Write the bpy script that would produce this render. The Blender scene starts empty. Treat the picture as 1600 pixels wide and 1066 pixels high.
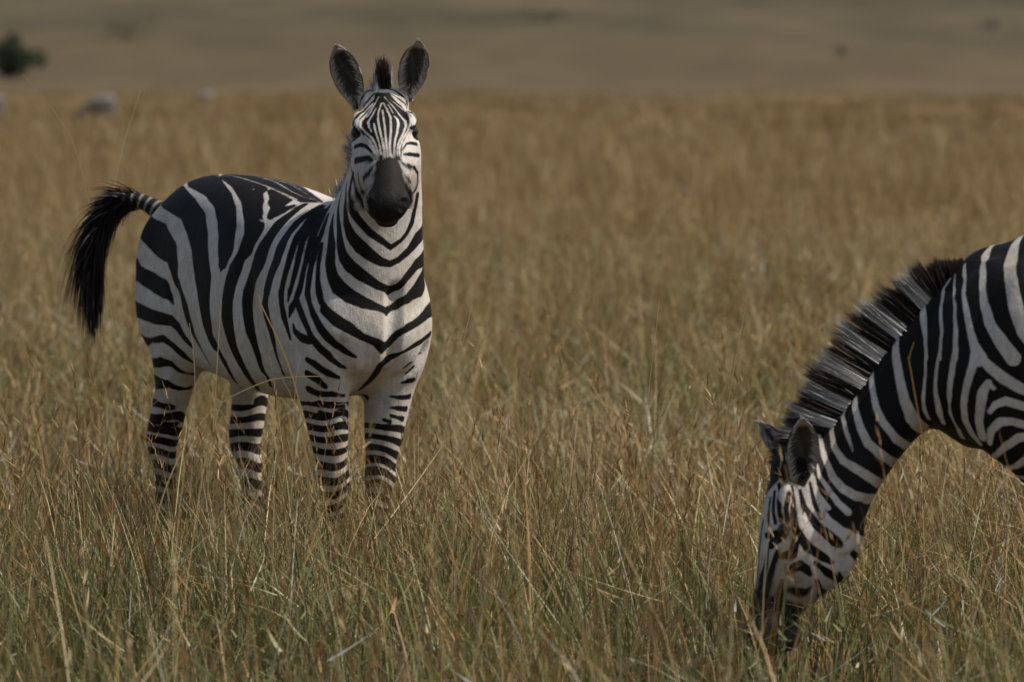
import bpy, bmesh, math, random, os
import numpy as np
from mathutils import Vector, Matrix
from mathutils.bvhtree import BVHTree

R = math.radians
C = bpy.context.scene.collection
SC = bpy.context.scene
rng = np.random.default_rng(7)

# ------------------------------------------------------------------ camera, sky, sun, exposure
FPX, HOR, CAMZ = 10000.0, 138.0, 1.61          # focal length and horizon in pixels of a 1600 px frame
PITCH = math.atan((533 - HOR) / FPX)
cd = bpy.data.cameras.new('camera'); cam = bpy.data.objects.new('camera', cd); C.objects.link(cam)
cd.sensor_width = 36; cd.lens = FPX / 1600 * 36; cd.clip_start = 0.5; cd.clip_end = 9000
cam.location = (0, 0, CAMZ); cam.rotation_euler = (R(90) - PITCH, 0, 0)
cd.dof.use_dof = True; cd.dof.focus_distance = 18.7; cd.dof.aperture_fstop = 5.6
SC.camera = cam
SUN_EL, SUN_AZ = 52, -6        # azimuth measured from +x (right of the photo) towards the far side
sd_ = Vector((math.cos(R(SUN_EL)) * math.cos(R(SUN_AZ)), math.cos(R(SUN_EL)) * math.sin(R(SUN_AZ)), math.sin(R(SUN_EL))))
sl = bpy.data.lights.new('sun', 'SUN'); sun = bpy.data.objects.new('sun', sl); C.objects.link(sun)
sl.energy = 3.7; sl.angle = R(0.5); sl.color = (1.0, 0.945, 0.865)
sun.location = (10, 10, 40); sun.rotation_euler = sd_.to_track_quat('Z', 'Y').to_euler()
w = bpy.data.worlds.new('World'); SC.world = w; w.use_nodes = True
nt = w.node_tree; bg = nt.nodes['Background']; sky = nt.nodes.new('ShaderNodeTexSky')
sky.sky_type = 'NISHITA'; sky.sun_disc = False; sky.sun_elevation = R(SUN_EL)
sky.sun_rotation = R(90 - SUN_AZ); sky.dust_density = 2.0
nt.links.new(sky.outputs[0], bg.inputs[0]); bg.inputs[1].default_value = 0.088
SC.view_settings.view_transform = 'Standard'; SC.view_settings.look = 'None'
SC.view_settings.exposure = 0.30; SC.view_settings.gamma = 1.0
SC.render.engine = 'CYCLES'

def ray(px, py):
    cp, sp = math.cos(PITCH), math.sin(PITCH)
    a, b = (px - 800) / FPX, (533 - py) / FPX
    return Vector((a, cp + b * sp, -sp + b * cp))
def at(px, py, y):
    d = ray(px, py); return Vector((0, 0, CAMZ)) + d * (y / d.y)
def project(P):
    P = np.asarray(P, float).reshape(-1, 3)
    cp, sp = math.cos(PITCH), math.sin(PITCH)
    z = P[:, 2] - CAMZ
    f = P[:, 1] * cp - z * sp; u = P[:, 1] * sp + z * cp
    return np.stack([800 + FPX * P[:, 0] / f, 533 - FPX * u / f], 1)

def tag(o, label=None, cat=None, group=None, kind=None):
    if label: o['label'] = label
    if cat: o['category'] = cat
    if group: o['group'] = group
    if kind: o['kind'] = kind
    return o

# ------------------------------------------------------------------ materials
def new_mat(name):
    m = bpy.data.materials.new(name); m.use_nodes = True
    t = m.node_tree; return m, t, t.nodes['Principled BSDF']
def attr(t, name):
    n = t.nodes.new('ShaderNodeAttribute'); n.attribute_name = name; return n
def noise(t, scale, detail=4, rough=0.55, vec=None):
    n = t.nodes.new('ShaderNodeTexNoise'); n.inputs['Scale'].default_value = scale
    n.inputs['Detail'].default_value = detail; n.inputs['Roughness'].default_value = rough
    if vec: t.links.new(vec, n.inputs['Vector'])
    return n
def math_node(t, op, a, b=None, clamp=False):
    n = t.nodes.new('ShaderNodeMath'); n.operation = op; n.use_clamp = clamp
    for i, v in enumerate((a, b)):
        if v is None: continue
        if isinstance(v, (int, float)): n.inputs[i].default_value = v
        else: t.links.new(v, n.inputs[i])
    return n.outputs[0]
def mix(t, f, a, b, kind='MIX'):
    n = t.nodes.new('ShaderNodeMix'); n.data_type = 'RGBA'; n.blend_type = kind
    for i, v in ((0, f), (6, a), (7, b)):
        if isinstance(v, (int, float)): n.inputs[i].default_value = v
        elif isinstance(v, tuple): n.inputs[i].default_value = (*v, 1)
        else: t.links.new(v, n.inputs[i])
    return n.outputs[2]
def ramp(t, fac, stops):
    n = t.nodes.new('ShaderNodeValToRGB'); e = n.color_ramp.elements
    while len(e) < len(stops): e.new(0.5)
    for el, (p, c) in zip(e, stops): el.position = p; el.color = (*c, 1)
    t.links.new(fac, n.inputs[0]); return n.outputs[0]

def coat_material():
    m, t, b = new_mat('zebra_coat')
    tc = t.nodes.new('ShaderNodeTexCoord'); ob = tc.outputs['Object']
    st = attr(t, 'stripe').outputs['Fac']
    # the stripe edge is ragged by hair-length wobble
    wob = math_node(t, 'MULTIPLY', math_node(t, 'SUBTRACT', noise(t, 260, 2, 0.5, ob).outputs['Fac'], 0.5), 0.003)
    wob2 = math_node(t, 'MULTIPLY', math_node(t, 'SUBTRACT', noise(t, 45, 2, 0.5, ob).outputs['Fac'], 0.5), 0.0035)
    s = math_node(t, 'ADD', math_node(t, 'ADD', st, wob), wob2)
    f = math_node(t, 'ADD', math_node(t, 'MULTIPLY', s, 260), 0.5, clamp=True)
    n2 = noise(t, 9, 5, 0.6, ob).outputs['Fac']; n3 = noise(t, 320, 2, 0.5, ob).outputs['Fac']
    lightc = attr(t, 'pale').outputs['Color']; darkc = attr(t, 'dark').outputs['Color']
    dirt = ramp(t, n2, [(0.38, (1, 1, 1)), (0.56, (.90, .86, .80)), (0.75, (0.66, 0.57, 0.46))])
    pale = mix(t, 1.0, lightc, dirt, 'MULTIPLY')
    pale = mix(t, 0.5, pale, ramp(t, n3, [(0.3, (0.6, 0.58, 0.55)), (0.7, (1, 1, 1))]), 'MULTIPLY')
    mm = t.nodes.new('ShaderNodeMapping'); mm.inputs['Scale'].default_value = (70, 70, 26); t.links.new(ob, mm.inputs[0])
    pale = mix(t, 0.45, pale, ramp(t, noise(t, 1.0, 4, .6, mm.outputs[0]).outputs['Fac'], [(0.32, (.58, .53, .47)), (0.55, (1, 1, 1))]), 'MULTIPLY')
    blk = mix(t, math_node(t, 'MULTIPLY', n2, 0.5), darkc, (0.018, 0.012, 0.008))
    t.links.new(mix(t, f, pale, blk), b.inputs['Base Color'])
    b.inputs['Roughness'].default_value = 0.62
    b.inputs['Specular IOR Level'].default_value = 0.13
    bp = t.nodes.new('ShaderNodeBump'); bp.inputs['Strength'].default_value = 0.5; bp.inputs['Distance'].default_value = 0.004
    mp = t.nodes.new('ShaderNodeMapping'); mp.inputs['Scale'].default_value = (260, 260, 60)
    t.links.new(ob, mp.inputs[0])
    nn = noise(t, 1.0, 3, 0.6, mp.outputs[0]).outputs['Fac']
    nb = noise(t, 30, 3, 0.6, ob).outputs['Fac']
    t.links.new(math_node(t, 'ADD', nn, nb), bp.inputs['Height'])
    bq = t.nodes.new('ShaderNodeBump'); bq.inputs['Strength'].default_value = .35; bq.inputs['Distance'].default_value = .018
    mq = t.nodes.new('ShaderNodeMapping'); mq.inputs['Scale'].default_value = (9, 9, 6); t.links.new(ob, mq.inputs[0])
    t.links.new(noise(t, 1.0, 3, .45, mq.outputs[0]).outputs['Fac'], bq.inputs['Height']); t.links.new(bq.outputs[0], bp.inputs['Normal'])
    t.links.new(bp.outputs[0], b.inputs['Normal'])
    return m
def hair_material():
    m, t, b = new_mat('zebra_hair')
    t.links.new(attr(t, 'tint').outputs['Color'], b.inputs['Base Color'])
    b.inputs['Roughness'].default_value = 0.5; b.inputs['Specular IOR Level'].default_value = 0.25
    return m
def plain(name, col, rough, spec=0.5):
    m, t, b = new_mat(name); b.inputs['Roughness'].default_value = rough
    b.inputs['Specular IOR Level'].default_value = spec
    n = noise(t, 40, 4).outputs['Fac']
    t.links.new(ramp(t, n, [(0.3, tuple(c * 0.75 for c in col)), (0.7, tuple(c * 1.2 for c in col))]), b.inputs['Base Color'])
    return m
M_COAT, M_HAIR = coat_material(), hair_material()
M_EYE = plain('eye', (0.012, 0.009, 0.008), 0.22)
M_HOOF = plain('hoof', (0.05, 0.045, 0.04), 0.5)
# ------------------------------------------------------------------ mesh helpers
NR = 30
class Solid:                                   # closed lofts that are fused into one skin afterwards
    def __init__(s): s.v, s.f = [], []
    def loft(s, rings):
        base = len(s.v); n = len(rings[0])
        for r in rings: s.v.extend(tuple(p) for p in r)
        for i in range(len(rings) - 1):
            for j in range(n):
                a = base + i * n + j; b_ = base + i * n + (j + 1) % n
                s.f.append((a, b_, b_ + n, a + n))
        for i in (0, len(rings) - 1):
            c = sum((Vector(p) for p in rings[i]), Vector()) / n; k = len(s.v); s.v.append(tuple(c))
            for j in range(n):
                a = base + i * n + j; b_ = base + i * n + (j + 1) % n
                s.f.append((a, k, b_) if i == 0 else (a, b_, k))
    def blob(s, c, ax, r):
        ax = [Vector(a).normalized() for a in ax]; rings = []
        for i in range(1, 14):
            th = math.pi * i / 14
            rings.append([c + ax[0] * r[0] * math.cos(th) + (ax[1] * r[1] * math.cos(2 * math.pi * j / NR) + ax[2] * r[2] * math.sin(2 * math.pi * j / NR)) * math.sin(th) for j in range(NR)])
        s.loft(rings)

def cr(keys, n):                               # Catmull-Rom through rows of numbers
    K = np.array(keys, float); K = np.vstack([2 * K[0] - K[1], K, 2 * K[-1] - K[-2]]); out = []
    for i in range(1, len(K) - 2):
        for u in np.linspace(0, 1, n, endpoint=False):
            p0, p1, p2, p3 = K[i - 1], K[i], K[i + 1], K[i + 2]
            out.append(0.5 * (2 * p1 + (p2 - p0) * u + (2 * p0 - 5 * p1 + 4 * p2 - p3) * u * u + (3 * p1 - p0 - 3 * p2 + p3) * u ** 3))
    out.append(K[-2]); return np.array(out)

class Frame:                                   # X forward, Y left, Z up
    def __init__(s, o, fwd):
        s.o = Vector(o); s.h = Vector((fwd[0], fwd[1], 0)).normalized(); s.l = Vector((-s.h.y, s.h.x, 0)); s.u = Vector((0, 0, 1))
    def __call__(s, X, Y, Z): return s.o + s.h * X + s.l * Y + s.u * Z
    def local(s, P):
        P = np.asarray(P) - np.array(s.o); return np.stack([P @ np.array(s.h), P @ np.array(s.l), P @ np.array(s.u)], 1)
    def world(s, Q): return np.array(s.o) + Q[:, :1] * np.array(s.h) + Q[:, 1:2] * np.array(s.l) + Q[:, 2:3] * np.array(s.u)
class Head:                                    # t along the face from the poll, w to the animal's left, v to the forehead side
    def __init__(s, o, u, side, k=1.0):
        s.k = k
        s.o = Vector(o); s.u = Vector(u).normalized(); sd = Vector(side); s.w = (sd - s.u * sd.dot(s.u)).normalized()
        s.v = s.u.cross(s.w).normalized()
    def __call__(s, t, w, v): return s.o + s.u * (t * s.k) + s.w * w + s.v * v

TRUNK = [  # X, top, bottom, widest height, half width
    (-.675, 1.10, .95, 1.02, .045), (-.65, 1.175, .88, 1.0, .09), (-.59, 1.245, .79, 1.0, .138), (-.50, 1.295, .73, .98, .172),
    (-.38, 1.328, .70, .96, .205), (-.22, 1.332, .67, .94, .23), (-.05, 1.32, .635, .92, .25), (.10, 1.296, .62, .91, .255),
    (.22, 1.27, .62, .92, .245), (.34, 1.25, .63, .94, .235), (.46, 1.18, .655, .93, .212), (.56, 1.07, .70, .91, .18), (.63, .98, .77, .89, .115), (.655, .93, .83, .88, .06)]
HIND = [  # X, |Y|, Z, fore-aft radius, lateral radius
    (-.42, .085, 1.10, .18, .085), (-.43, .10, .98, .205, .10), (-.42, .115, .86, .18, .10), (-.415, .125, .76, .120, .085), (-.455, .122, .67, .080, .068),
    (-.51, .12, .58, .062, .054), (-.565, .115, .50, .062, .045), (-.59, .115, .455, .058, .042), (-.58, .115, .40, .043, .035), (-.57, .115, .28, .033, .028),
    (-.56, .115, .17, .035, .031), (-.55, .115, .135, .040, .036), (-.525, .115, .09, .031, .031), (-.51, .115, .055, .042, .042), (-.50, .115, .0, .056, .052)]
FORE = [
    (.36, .10, 1.12, .12, .06), (.42, .13, 1.0, .15, .09), (.46, .14, .88, .15, .10), (.455, .138, .77, .13, .092), (.445, .128, .68, .098, .08), (.445, .113, .58, .073, .064),
    (.445, .10, .48, .055, .049), (.445, .092, .42, .047, .043), (.45, .088, .375, .048, .045), (.445, .084, .33, .037, .036), (.44, .082, .24, .029, .027),
    (.44, .08, .16, .032, .03), (.445, .08, .125, .037, .034), (.47, .08, .085, .030, .03), (.48, .08, .05, .042, .042), (.485, .08, .0, .056, .052)]
HEAD = [  # t, forehead side, jaw side, half widths high / middle / low
    (-.05, -.04, -.12, .03, .04, .03), (-.01, -.008, -.165, .05, .068, .055), (.05, .008, -.215, .068, .085, .072), (.11, .014, -.248, .083, .094, .083), (.17, .012, -.262, .094, .100, .092),
    (.21, .009, -.258, .092, .102, .092), (.26, .002, -.250, .072, .098, .084), (.31, -.006, -.222, .054, .086, .072), (.36, -.012, -.180, .045, .072, .058), (.41, -.014, -.148, .045, .058, .050),
    (.45, -.016, -.134, .050, .065, .053), (.49, -.022, -.132, .052, .067, .050), (.52, -.036, -.125, .045, .058, .042), (.54, -.06, -.108, .025, .034, .025)]

def leg(S, F, rows, side, dx, dy=0):
    K = cr(rows, 4); pts = []
    for X, Y, Z, ra, rb in K:
        th = 1 + .13 * min(1, max(0, (.66 - Z) / .15)) * min(1, max(0, (Z - .10) / .1)); ra *= th; rb *= th
        g = min(1, max(0, (0.95 - Z) / 0.6)); g = g * g * (3 - 2 * g)
        pts.append((F(X + dx * g, side * (Y + dy * g), Z), ra, rb))
    rings = []
    for i, (p, ra, rb) in enumerate(pts):
        tn = (pts[min(i + 1, len(pts) - 1)][0] - pts[max(i - 1, 0)][0]).normalized()
        lat = (F.l - tn * F.l.dot(tn)).normalized(); fa = tn.cross(lat)
        rings.append([p + lat * rb * math.cos(a) + fa * ra * math.sin(a) for a in np.linspace(0, 2 * math.pi, NR, endpoint=False)])
    S.loft(rings)

def zebra_skin(F, neck, Hd, hind_r, hind_l, fore_r, fore_l, voxel=0.006):
    S = Solid()
    rings = []
    for X, zt, zb, zw, hw in cr(TRUNK, 4):
        r = []
        for a in np.linspace(0, 2 * math.pi, NR * 2, endpoint=False):
            c, s = math.cos(a), math.sin(a)
            r.append(F(X, hw * math.copysign(abs(c) ** 0.88, c), zw + (zt - zw if s > 0 else zw - zb) * math.copysign(abs(s) ** 0.94, s)))
        rings.append(r)
    S.loft(rings)
    # neck: rows of crest point, throat point, half width
    K = cr([(*a, *b, c) for a, b, c in neck], 5); rings = []
    for row in K:
        a, b, hw = Vector(row[:3]), Vector(row[3:6]), row[6]
        c = a * 0.46 + b * 0.54; d = a - b
        q = len(rings) / (len(K) - 1); lat = neck_lat(F.l * (1 - q * q) + Hd.w * q * q, d)
        r = []
        for an in np.linspace(0, 2 * math.pi, NR, endpoint=False):
            co, si = math.cos(an), math.sin(an)
            r.append(c + lat * hw * co * (1 - 0.28 * si) + d * si * (0.54 if si > 0 else 0.46))
        rings.append(r)
    S.loft(rings)
    for side, rows, (dx, dy) in ((-1, HIND, hind_r), (1, HIND, hind_l), (-1, FORE, fore_r), (1, FORE, fore_l)):
        leg(S, F, rows, side, dx, dy)
    for s in (-1, 1):                           # breast and shoulder muscle, buttock
        S.blob(F(.535, s * .088, .89), (F.h, F.l, F.u), (.10, .098, .20))
        S.blob(F(.36, s * .165, .93), (F.h, F.l, F.u), (.15, .085, .24))
        S.blob(F(-.50, s * .085, 1.03), (F.h, F.l, F.u), (.15, .095, .2))
    # head
    rings = []
    for t, vt, vb, a, b, c in cr(HEAD, 4):
        r = []; vm = vb * 0.42 + vt * 0.58
        for an in np.linspace(0, 2 * math.pi, NR, endpoint=False):
            co, si = math.cos(an), math.sin(an)
            wf = b + (a - b) * si ** 2 if si > 0 else b + (c - b) * si ** 2
            r.append(Hd(t, wf * math.copysign(abs(co) ** 0.75, co), vm + si * (vt - vm if si > 0 else vm - vb)))
        rings.append(r)
    S.loft(rings)
    ax = (Hd.u, Hd.w, Hd.v)
    for s in (-1, 1):
        S.blob(Hd(.165, s * .078, -.165), ax, (.085, .026, .082))
        S.blob(Hd(.138, s * .078, -.020), ax, (.050, .024, .020))
        S.blob(Hd(.19, s * .088, -.075), ax, (.05, .018, .02))
        S.blob(Hd(.48, s * .046, -.066), ax, (.042, .027, .036))
        S.blob(Hd(.02, s * .05, -.035), ax, (.045, .032, .04))
    S.blob(Hd(.035, 0, -.022), ax, (.065, .055, .042))
    S.blob(Hd(.475, 0, -.135), ax, (.042, .04, .03))
    me = bpy.data.meshes.new('raw'); me.from_pydata(S.v, [], S.f); me.update()
    o = bpy.data.objects.new('raw', me); C.objects.link(o)
    md = o.modifiers.new('r', 'REMESH'); md.mode = 'VOXEL'; md.voxel_size = voxel
    sm = o.modifiers.new('s', 'SMOOTH'); sm.factor = 0.5; sm.iterations = 4
    dg = bpy.context.evaluated_depsgraph_get(); dg.update()
    out = bpy.data.meshes.new_from_object(o.evaluated_get(dg))
    bpy.data.objects.remove(o); bpy.data.meshes.remove(me)
    hv = head_mask(mesh_np(out), Hd)            # finer skin on the head, whose stripes are narrow
    bm = bmesh.new(); bm.from_mesh(out); bm.verts.ensure_lookup_table()
    bmesh.ops.subdivide_edges(bm, edges=[e for e in bm.edges if hv[e.verts[0].index] and hv[e.verts[1].index]], cuts=1, use_grid_fill=True)
    bmesh.ops.triangulate(bm, faces=[f for f in bm.faces if len(f.verts) > 4]); bm.to_mesh(out); bm.free()
    V = mesh_np(out); ne = len(out.edges); E = np.empty(ne * 2, np.int32); out.edges.foreach_get('vertices', E); E = E.reshape(-1, 2)
    deg = np.bincount(E.ravel(), minlength=len(V)).astype(float)[:, None]
    hm = head_mask(V, Hd, soft=True); z = V[:, 2] - F.o.z
    wgt = (0.6 * (1 - hm) * np.clip((z - .3) / .3, 0.12, 1))[:, None]
    for it in range(45):
        A = np.zeros_like(V)
        for k in range(3): A[:, k] = np.bincount(E[:, 0], V[E[:, 1], k], len(V)) + np.bincount(E[:, 1], V[E[:, 0], k], len(V))
        V += ((wgt if it >= 16 else np.maximum(wgt, .5)) * (A / deg - V))
    for s in (-1, 1):                           # nostrils, eye sockets, mouth
        dent(out, V, Hd(.508, s * .054, -.050), -Hd.u * .5 - Hd.w * s * .8, .019, .012); dent(out, V, Hd(.522, s * .046, -.062), -Hd.u * .6 - Hd.w * s * .7, .015, .008)
        dent(out, V, Hd(.158, s * .112, -.048), -Hd.w * s, .03, .008)
        for q in np.linspace(.44, .53, 8): dent(out, V, Hd(q, s * .055, -.108), -Hd.w * s, .012, .005)
    for q in np.linspace(-.05, .05, 14): dent(out, V, Hd(.545, q, -.108), -Hd.u, .010, .004)
    def groove(pts, d, rad, depth):
        for p in cr(pts, 7): dent(out, V, F(*p), d, rad, depth / 2.2)
    for s in (-1, 1):                           # folds behind the shoulder, in the flank, over the forearm and beside the blade
        groove([(.16, s * .25, 1.10), (.20, s * .26, .95), (.24, s * .25, .80), (.30, s * .22, .68)], -F.l * s, .06, .013)
        groove([(-.16, s * .22, .72), (-.24, s * .23, .84), (-.28, s * .23, .98)], -F.l * s, .07, .014)
        groove([(.40, s * .20, 1.16), (.44, s * .22, 1.04), (.50, s * .22, .92)], -F.l * s, .045, .007)
        groove([(.585, s * .17, .80), (.56, s * .12, .735), (.55, s * .06, .70)], -F.h, .045, .012)
        groove([(-.40, s * .20, 1.24), (-.42, s * .215, 1.10), (-.46, s * .2, .95)], -F.l * s, .06, .008)
        groove([(-.36, s * .2, .70), (-.45, s * .185, .66), (-.52, s * .16, .62)], -F.l * s, .035, .006)
    groove([(.655, 0, .98), (.665, 0, .88), (.64, 0, .76)], -F.h, .045, .022)
    mesh_set(out, V)
    return out
def head_mask(V, Hd, soft=False):
    P = V - np.array(Hd.o); t = P @ np.array(Hd.u) / Hd.k; w_ = P @ np.array(Hd.w); v = P @ np.array(Hd.v)
    m = (t < .6) & (v > np.interp(t, [h[0] for h in HEAD], [h[2] for h in HEAD]) - .022) & (v < .12) & (np.abs(w_) < .135)
    if soft: return m * np.clip((t + .02) / .10, 0, 1)
    return m & (t > -.03) & (v > -.06 - np.clip(t, 0, 1) * 1.6)
def neck_lat(l, d):
    l = l - d.normalized() * l.dot(d.normalized()); return l.normalized()

def mesh_np(me):
    V = np.empty(len(me.vertices) * 3, np.float32); me.vertices.foreach_get('co', V); return V.reshape(-1, 3).astype(float)
def mesh_set(me, V):
    me.vertices.foreach_set('co', V.astype(np.float32).ravel()); me.update()
def dent(me, V, c, ax, rad, depth):             # push skin in along ax round c
    d = np.linalg.norm(V - np.array(c), axis=1); k = np.clip(1 - (d / rad) ** 2, 0, 1) ** 2
    V += np.array(ax)[None] * (k * depth)[:, None]

def put_attr(me, name, data, typ):
    a = me.attributes.new(name, typ, 'POINT')
    if typ == 'FLOAT': a.data.foreach_set('value', np.asarray(data, np.float32))
    else:
        D = np.asarray(data, np.float32)
        if D.shape[1] == 3: D = np.hstack([D, np.ones((len(D), 1), np.float32)])
        a.data.foreach_set('color', D.ravel())
def link(name, me, mat, parent=None, smooth=True):
    o = bpy.data.objects.new(name, me); C.objects.link(o); me.materials.clear(); me.materials.append(mat)
    if smooth: me.polygons.foreach_set('use_smooth', np.ones(len(me.polygons), bool))
    if parent: o.parent = parent
    return o

# ------------------------------------------------------------------ stripes: bands of black hair laid on the skin in 3D
class Paint:
    def __init__(s, me, F, Hd):
        s.V = mesh_np(me); s.F = F; s.f = np.full(len(s.V), -0.02)
        tree_f = [tuple(p.vertices) for p in me.polygons]
        vs = [tuple(v) for v in s.V]; s.bvh = BVHTree.FromPolygons(vs, tree_f); s.hm = head_mask(s.V, Hd); P_ = s.V - np.array(Hd.o); tt = P_ @ np.array(Hd.u) / Hd.k; vv = P_ @ np.array(Hd.v); s.nk = ~s.hm | ((tt < .24) & (vv < -.13 - .25 * np.clip(tt, 0, 1)))
        s.bvh_body = BVHTree.FromPolygons(vs, [f for f in tree_f if not any(s.hm[i] for i in f)]); s.bvh_head = BVHTree.FromPolygons(vs, [f for f in tree_f if all(s.hm[i] for i in f)])
        Q = F.local(s.V); Q[:, 1] *= -1; s.VM = F.world(Q); s.Q = F.local(s.V)
        s.bvh_nk = BVHTree.FromPolygons(vs, [f for f in tree_f if all(s.nk[i] for i in f)])
    def hit(s, px, py, near=None, tree=None):
        tree = tree or s.bvh; d = ray(px, py).normalized(); o = Vector((0, 0, CAMZ))
        p, nrm = tree.ray_cast(o, d)[:2]
        if p is not None and nrm.dot(d) < 0 and (near is None or abs(p.y - near.y) < .5): return p
        y0, r0 = (near.y, .25) if near is not None else (s.F.o.y, 1.1); best = None
        for y in np.linspace(y0 - r0, y0 + r0, 31):
            q, _, _, dist = tree.find_nearest(o + d * (y / d.y))
            if best is None or dist < best[0]: best = (dist, q)
        return best[1]
    def band(s, tr, secs, black=True, mirror=False, only=None, V=None):
        """secs: rows (xa, ya, xb, yb) across the band, or (x, y, half width), in the pixels of a photo crop tr = (ox, oy, scale)"""
        ox, oy, k = tr; P, W = [], []; near = None
        tree = s.bvh if only is None else s.bvh_nk if only is s.nk else (s.bvh_head if only[s.hm].any() and not only[~s.hm].any() else s.bvh_body)
        for r in secs:
            cx, cy = ((r[0] + r[2]) / 2, (r[1] + r[3]) / 2) if len(r) == 4 else r[:2]
            c = s.hit(ox + cx / k, oy + cy / k, near, tree); P.append(np.array(c)); near = c
            if len(r) == 4:
                a = s.hit(ox + r[0] / k, oy + r[1] / k, c, tree); b = s.hit(ox + r[2] / k, oy + r[3] / k, c, tree)
                w0 = math.hypot(r[0] - r[2], r[1] - r[3]) / 2 / k * c.y / FPX
                W.append(min(((a - c).length + (b - c).length) / 2, w0 * 1.7))
            else: W.append(r[2] / k * c.y / FPX)
        s.capsules(P, W, black, mirror, only)
    def capsules(s, P, W, black=True, mirror=False, only=None):
        for X, m in ((s.V, 0), (s.VM, 1))[: 2 if mirror else 1]:
            best = np.full(len(X), 9.0); P_ = np.array(P); lo, hi = P_.min(0) - max(W) - .03, P_.max(0) + max(W) + .03
            idx = np.where(np.all((X > lo) & (X < hi), 1))[0]
            if m: idx = idx[(s.Q[idx, 1] > 0.0) & (s.Q[idx, 0] < .40)]
            if only is not None: idx = idx[only[idx]]
            if not len(idx): continue
            Y = X[idx]; b = best[idx]
            for i in range(max(1, len(P) - 1)):
                j = min(i + 1, len(P) - 1); A, B = P_[i], P_[j]; d = B - A; L = d @ d
                t = np.clip(((Y - A) @ d) / L, 0, 1) if L > 1e-12 else np.zeros(len(Y))
                e = np.linalg.norm(Y - A - t[:, None] * d, axis=1) - (W[i] + (W[j] - W[i]) * t)
                b = np.minimum(b, e)
            if black: s.f[idx] = np.maximum(s.f[idx], -b)
            else: s.f[idx] = np.minimum(s.f[idx], b)
    def patch(s, tr, poly, black=True, only=None, mirror=False, Vs=None):
        ox, oy, k = tr; poly = np.array([(ox + a / k, oy + b / k) for a, b in poly])
        for X, m in ((s.V, 0), (s.VM, 1))[: 2 if mirror else 1]:
            idx = np.arange(len(X))
            if m: idx = idx[(s.Q[:, 1] > 0) & (s.Q[:, 0] < .40)]
            if only is not None: idx = idx[only[idx]]
            P = project(X[idx]); k2 = np.all((P > poly.min(0) - 12) & (P < poly.max(0) + 12), 1); idx = idx[k2]; P = P[k2]
            ins = np.zeros(len(P), bool); d = np.full(len(P), 1e9)
            for i in range(len(poly)):
                a, b = poly[i], poly[(i + 1) % len(poly)]; e = b - a
                t = np.clip(((P - a) @ e) / (e @ e), 0, 1); d = np.minimum(d, np.linalg.norm(P - a - t[:, None] * e, axis=1))
                c = ((a[1] > P[:, 1]) != (b[1] > P[:, 1])); xx = a[0] + (P[:, 1] - a[1]) / (e[1] if abs(e[1]) > 1e-9 else 1e-9) * e[0]
                ins ^= c & (P[:, 0] < xx)
            sdv = np.where(ins, d, -d) * X[idx, 1] / FPX
            if black: s.f[idx] = np.maximum(s.f[idx], sdv)
            else: s.f[idx] = np.minimum(s.f[idx], -sdv)

def add_ear(bm, base, tip, normal, half, depth=.032, out_dark=True):
    """a cupped ear: rim, hollow front and rounded back, standing on the skull"""
    a = tip - base; L = a.length; a = a / L; n = (normal - a * normal.dot(a)).normalized(); b_ = a.cross(n)
    prof = [(0, .42), (.12, .52), (.28, .80), (.45, .98), (.62, 1.0), (.76, .86), (.87, .60), (.95, .32), (1, .08)]
    K = cr(prof, 3); M = 13; F_, B_ = [], []
    for t, wd in K:
        row_f, row_b = [], []
        for j in range(M):
            q = -1 + 2 * j / (M - 1); x = b_ * (q * wd * half)
            cup = (1 - q * q) * min(1, wd * 1.1)
            bend = n * (-.018 * (t - .5) ** 2 + .012 * t)
            row_f.append(bm.verts.new(base + a * (L * t) + x + bend - n * (depth * cup)))
            row_b.append(bm.verts.new(base + a * (L * t) + x * 1.05 + bend - n * (depth * cup + .004 + .012 * cup)))
        F_.append(row_f); B_.append(row_b)
    for i in range(len(K) - 1):
        for j in range(M - 1):
            bm.faces.new((F_[i][j], F_[i][j + 1], F_[i + 1][j + 1], F_[i + 1][j])); bm.faces.new((B_[i][j], B_[i + 1][j], B_[i + 1][j + 1], B_[i][j + 1]))
        for j, sg in ((0, 1), (M - 1, -1)):
            q = (F_[i][j], F_[i + 1][j], B_[i + 1][j], B_[i][j]); bm.faces.new(q if sg > 0 else q[::-1])
    bm.faces.new([F_[-1][j] for j in range(M)] + [B_[-1][j] for j in range(M - 1, -1, -1)])
    info = []
    for i, (t, wd) in enumerate(K):
        for j in range(M): info += [(t, -1 + 2 * j / (M - 1), 0), (t, -1 + 2 * j / (M - 1), 1)]
    return info

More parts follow.
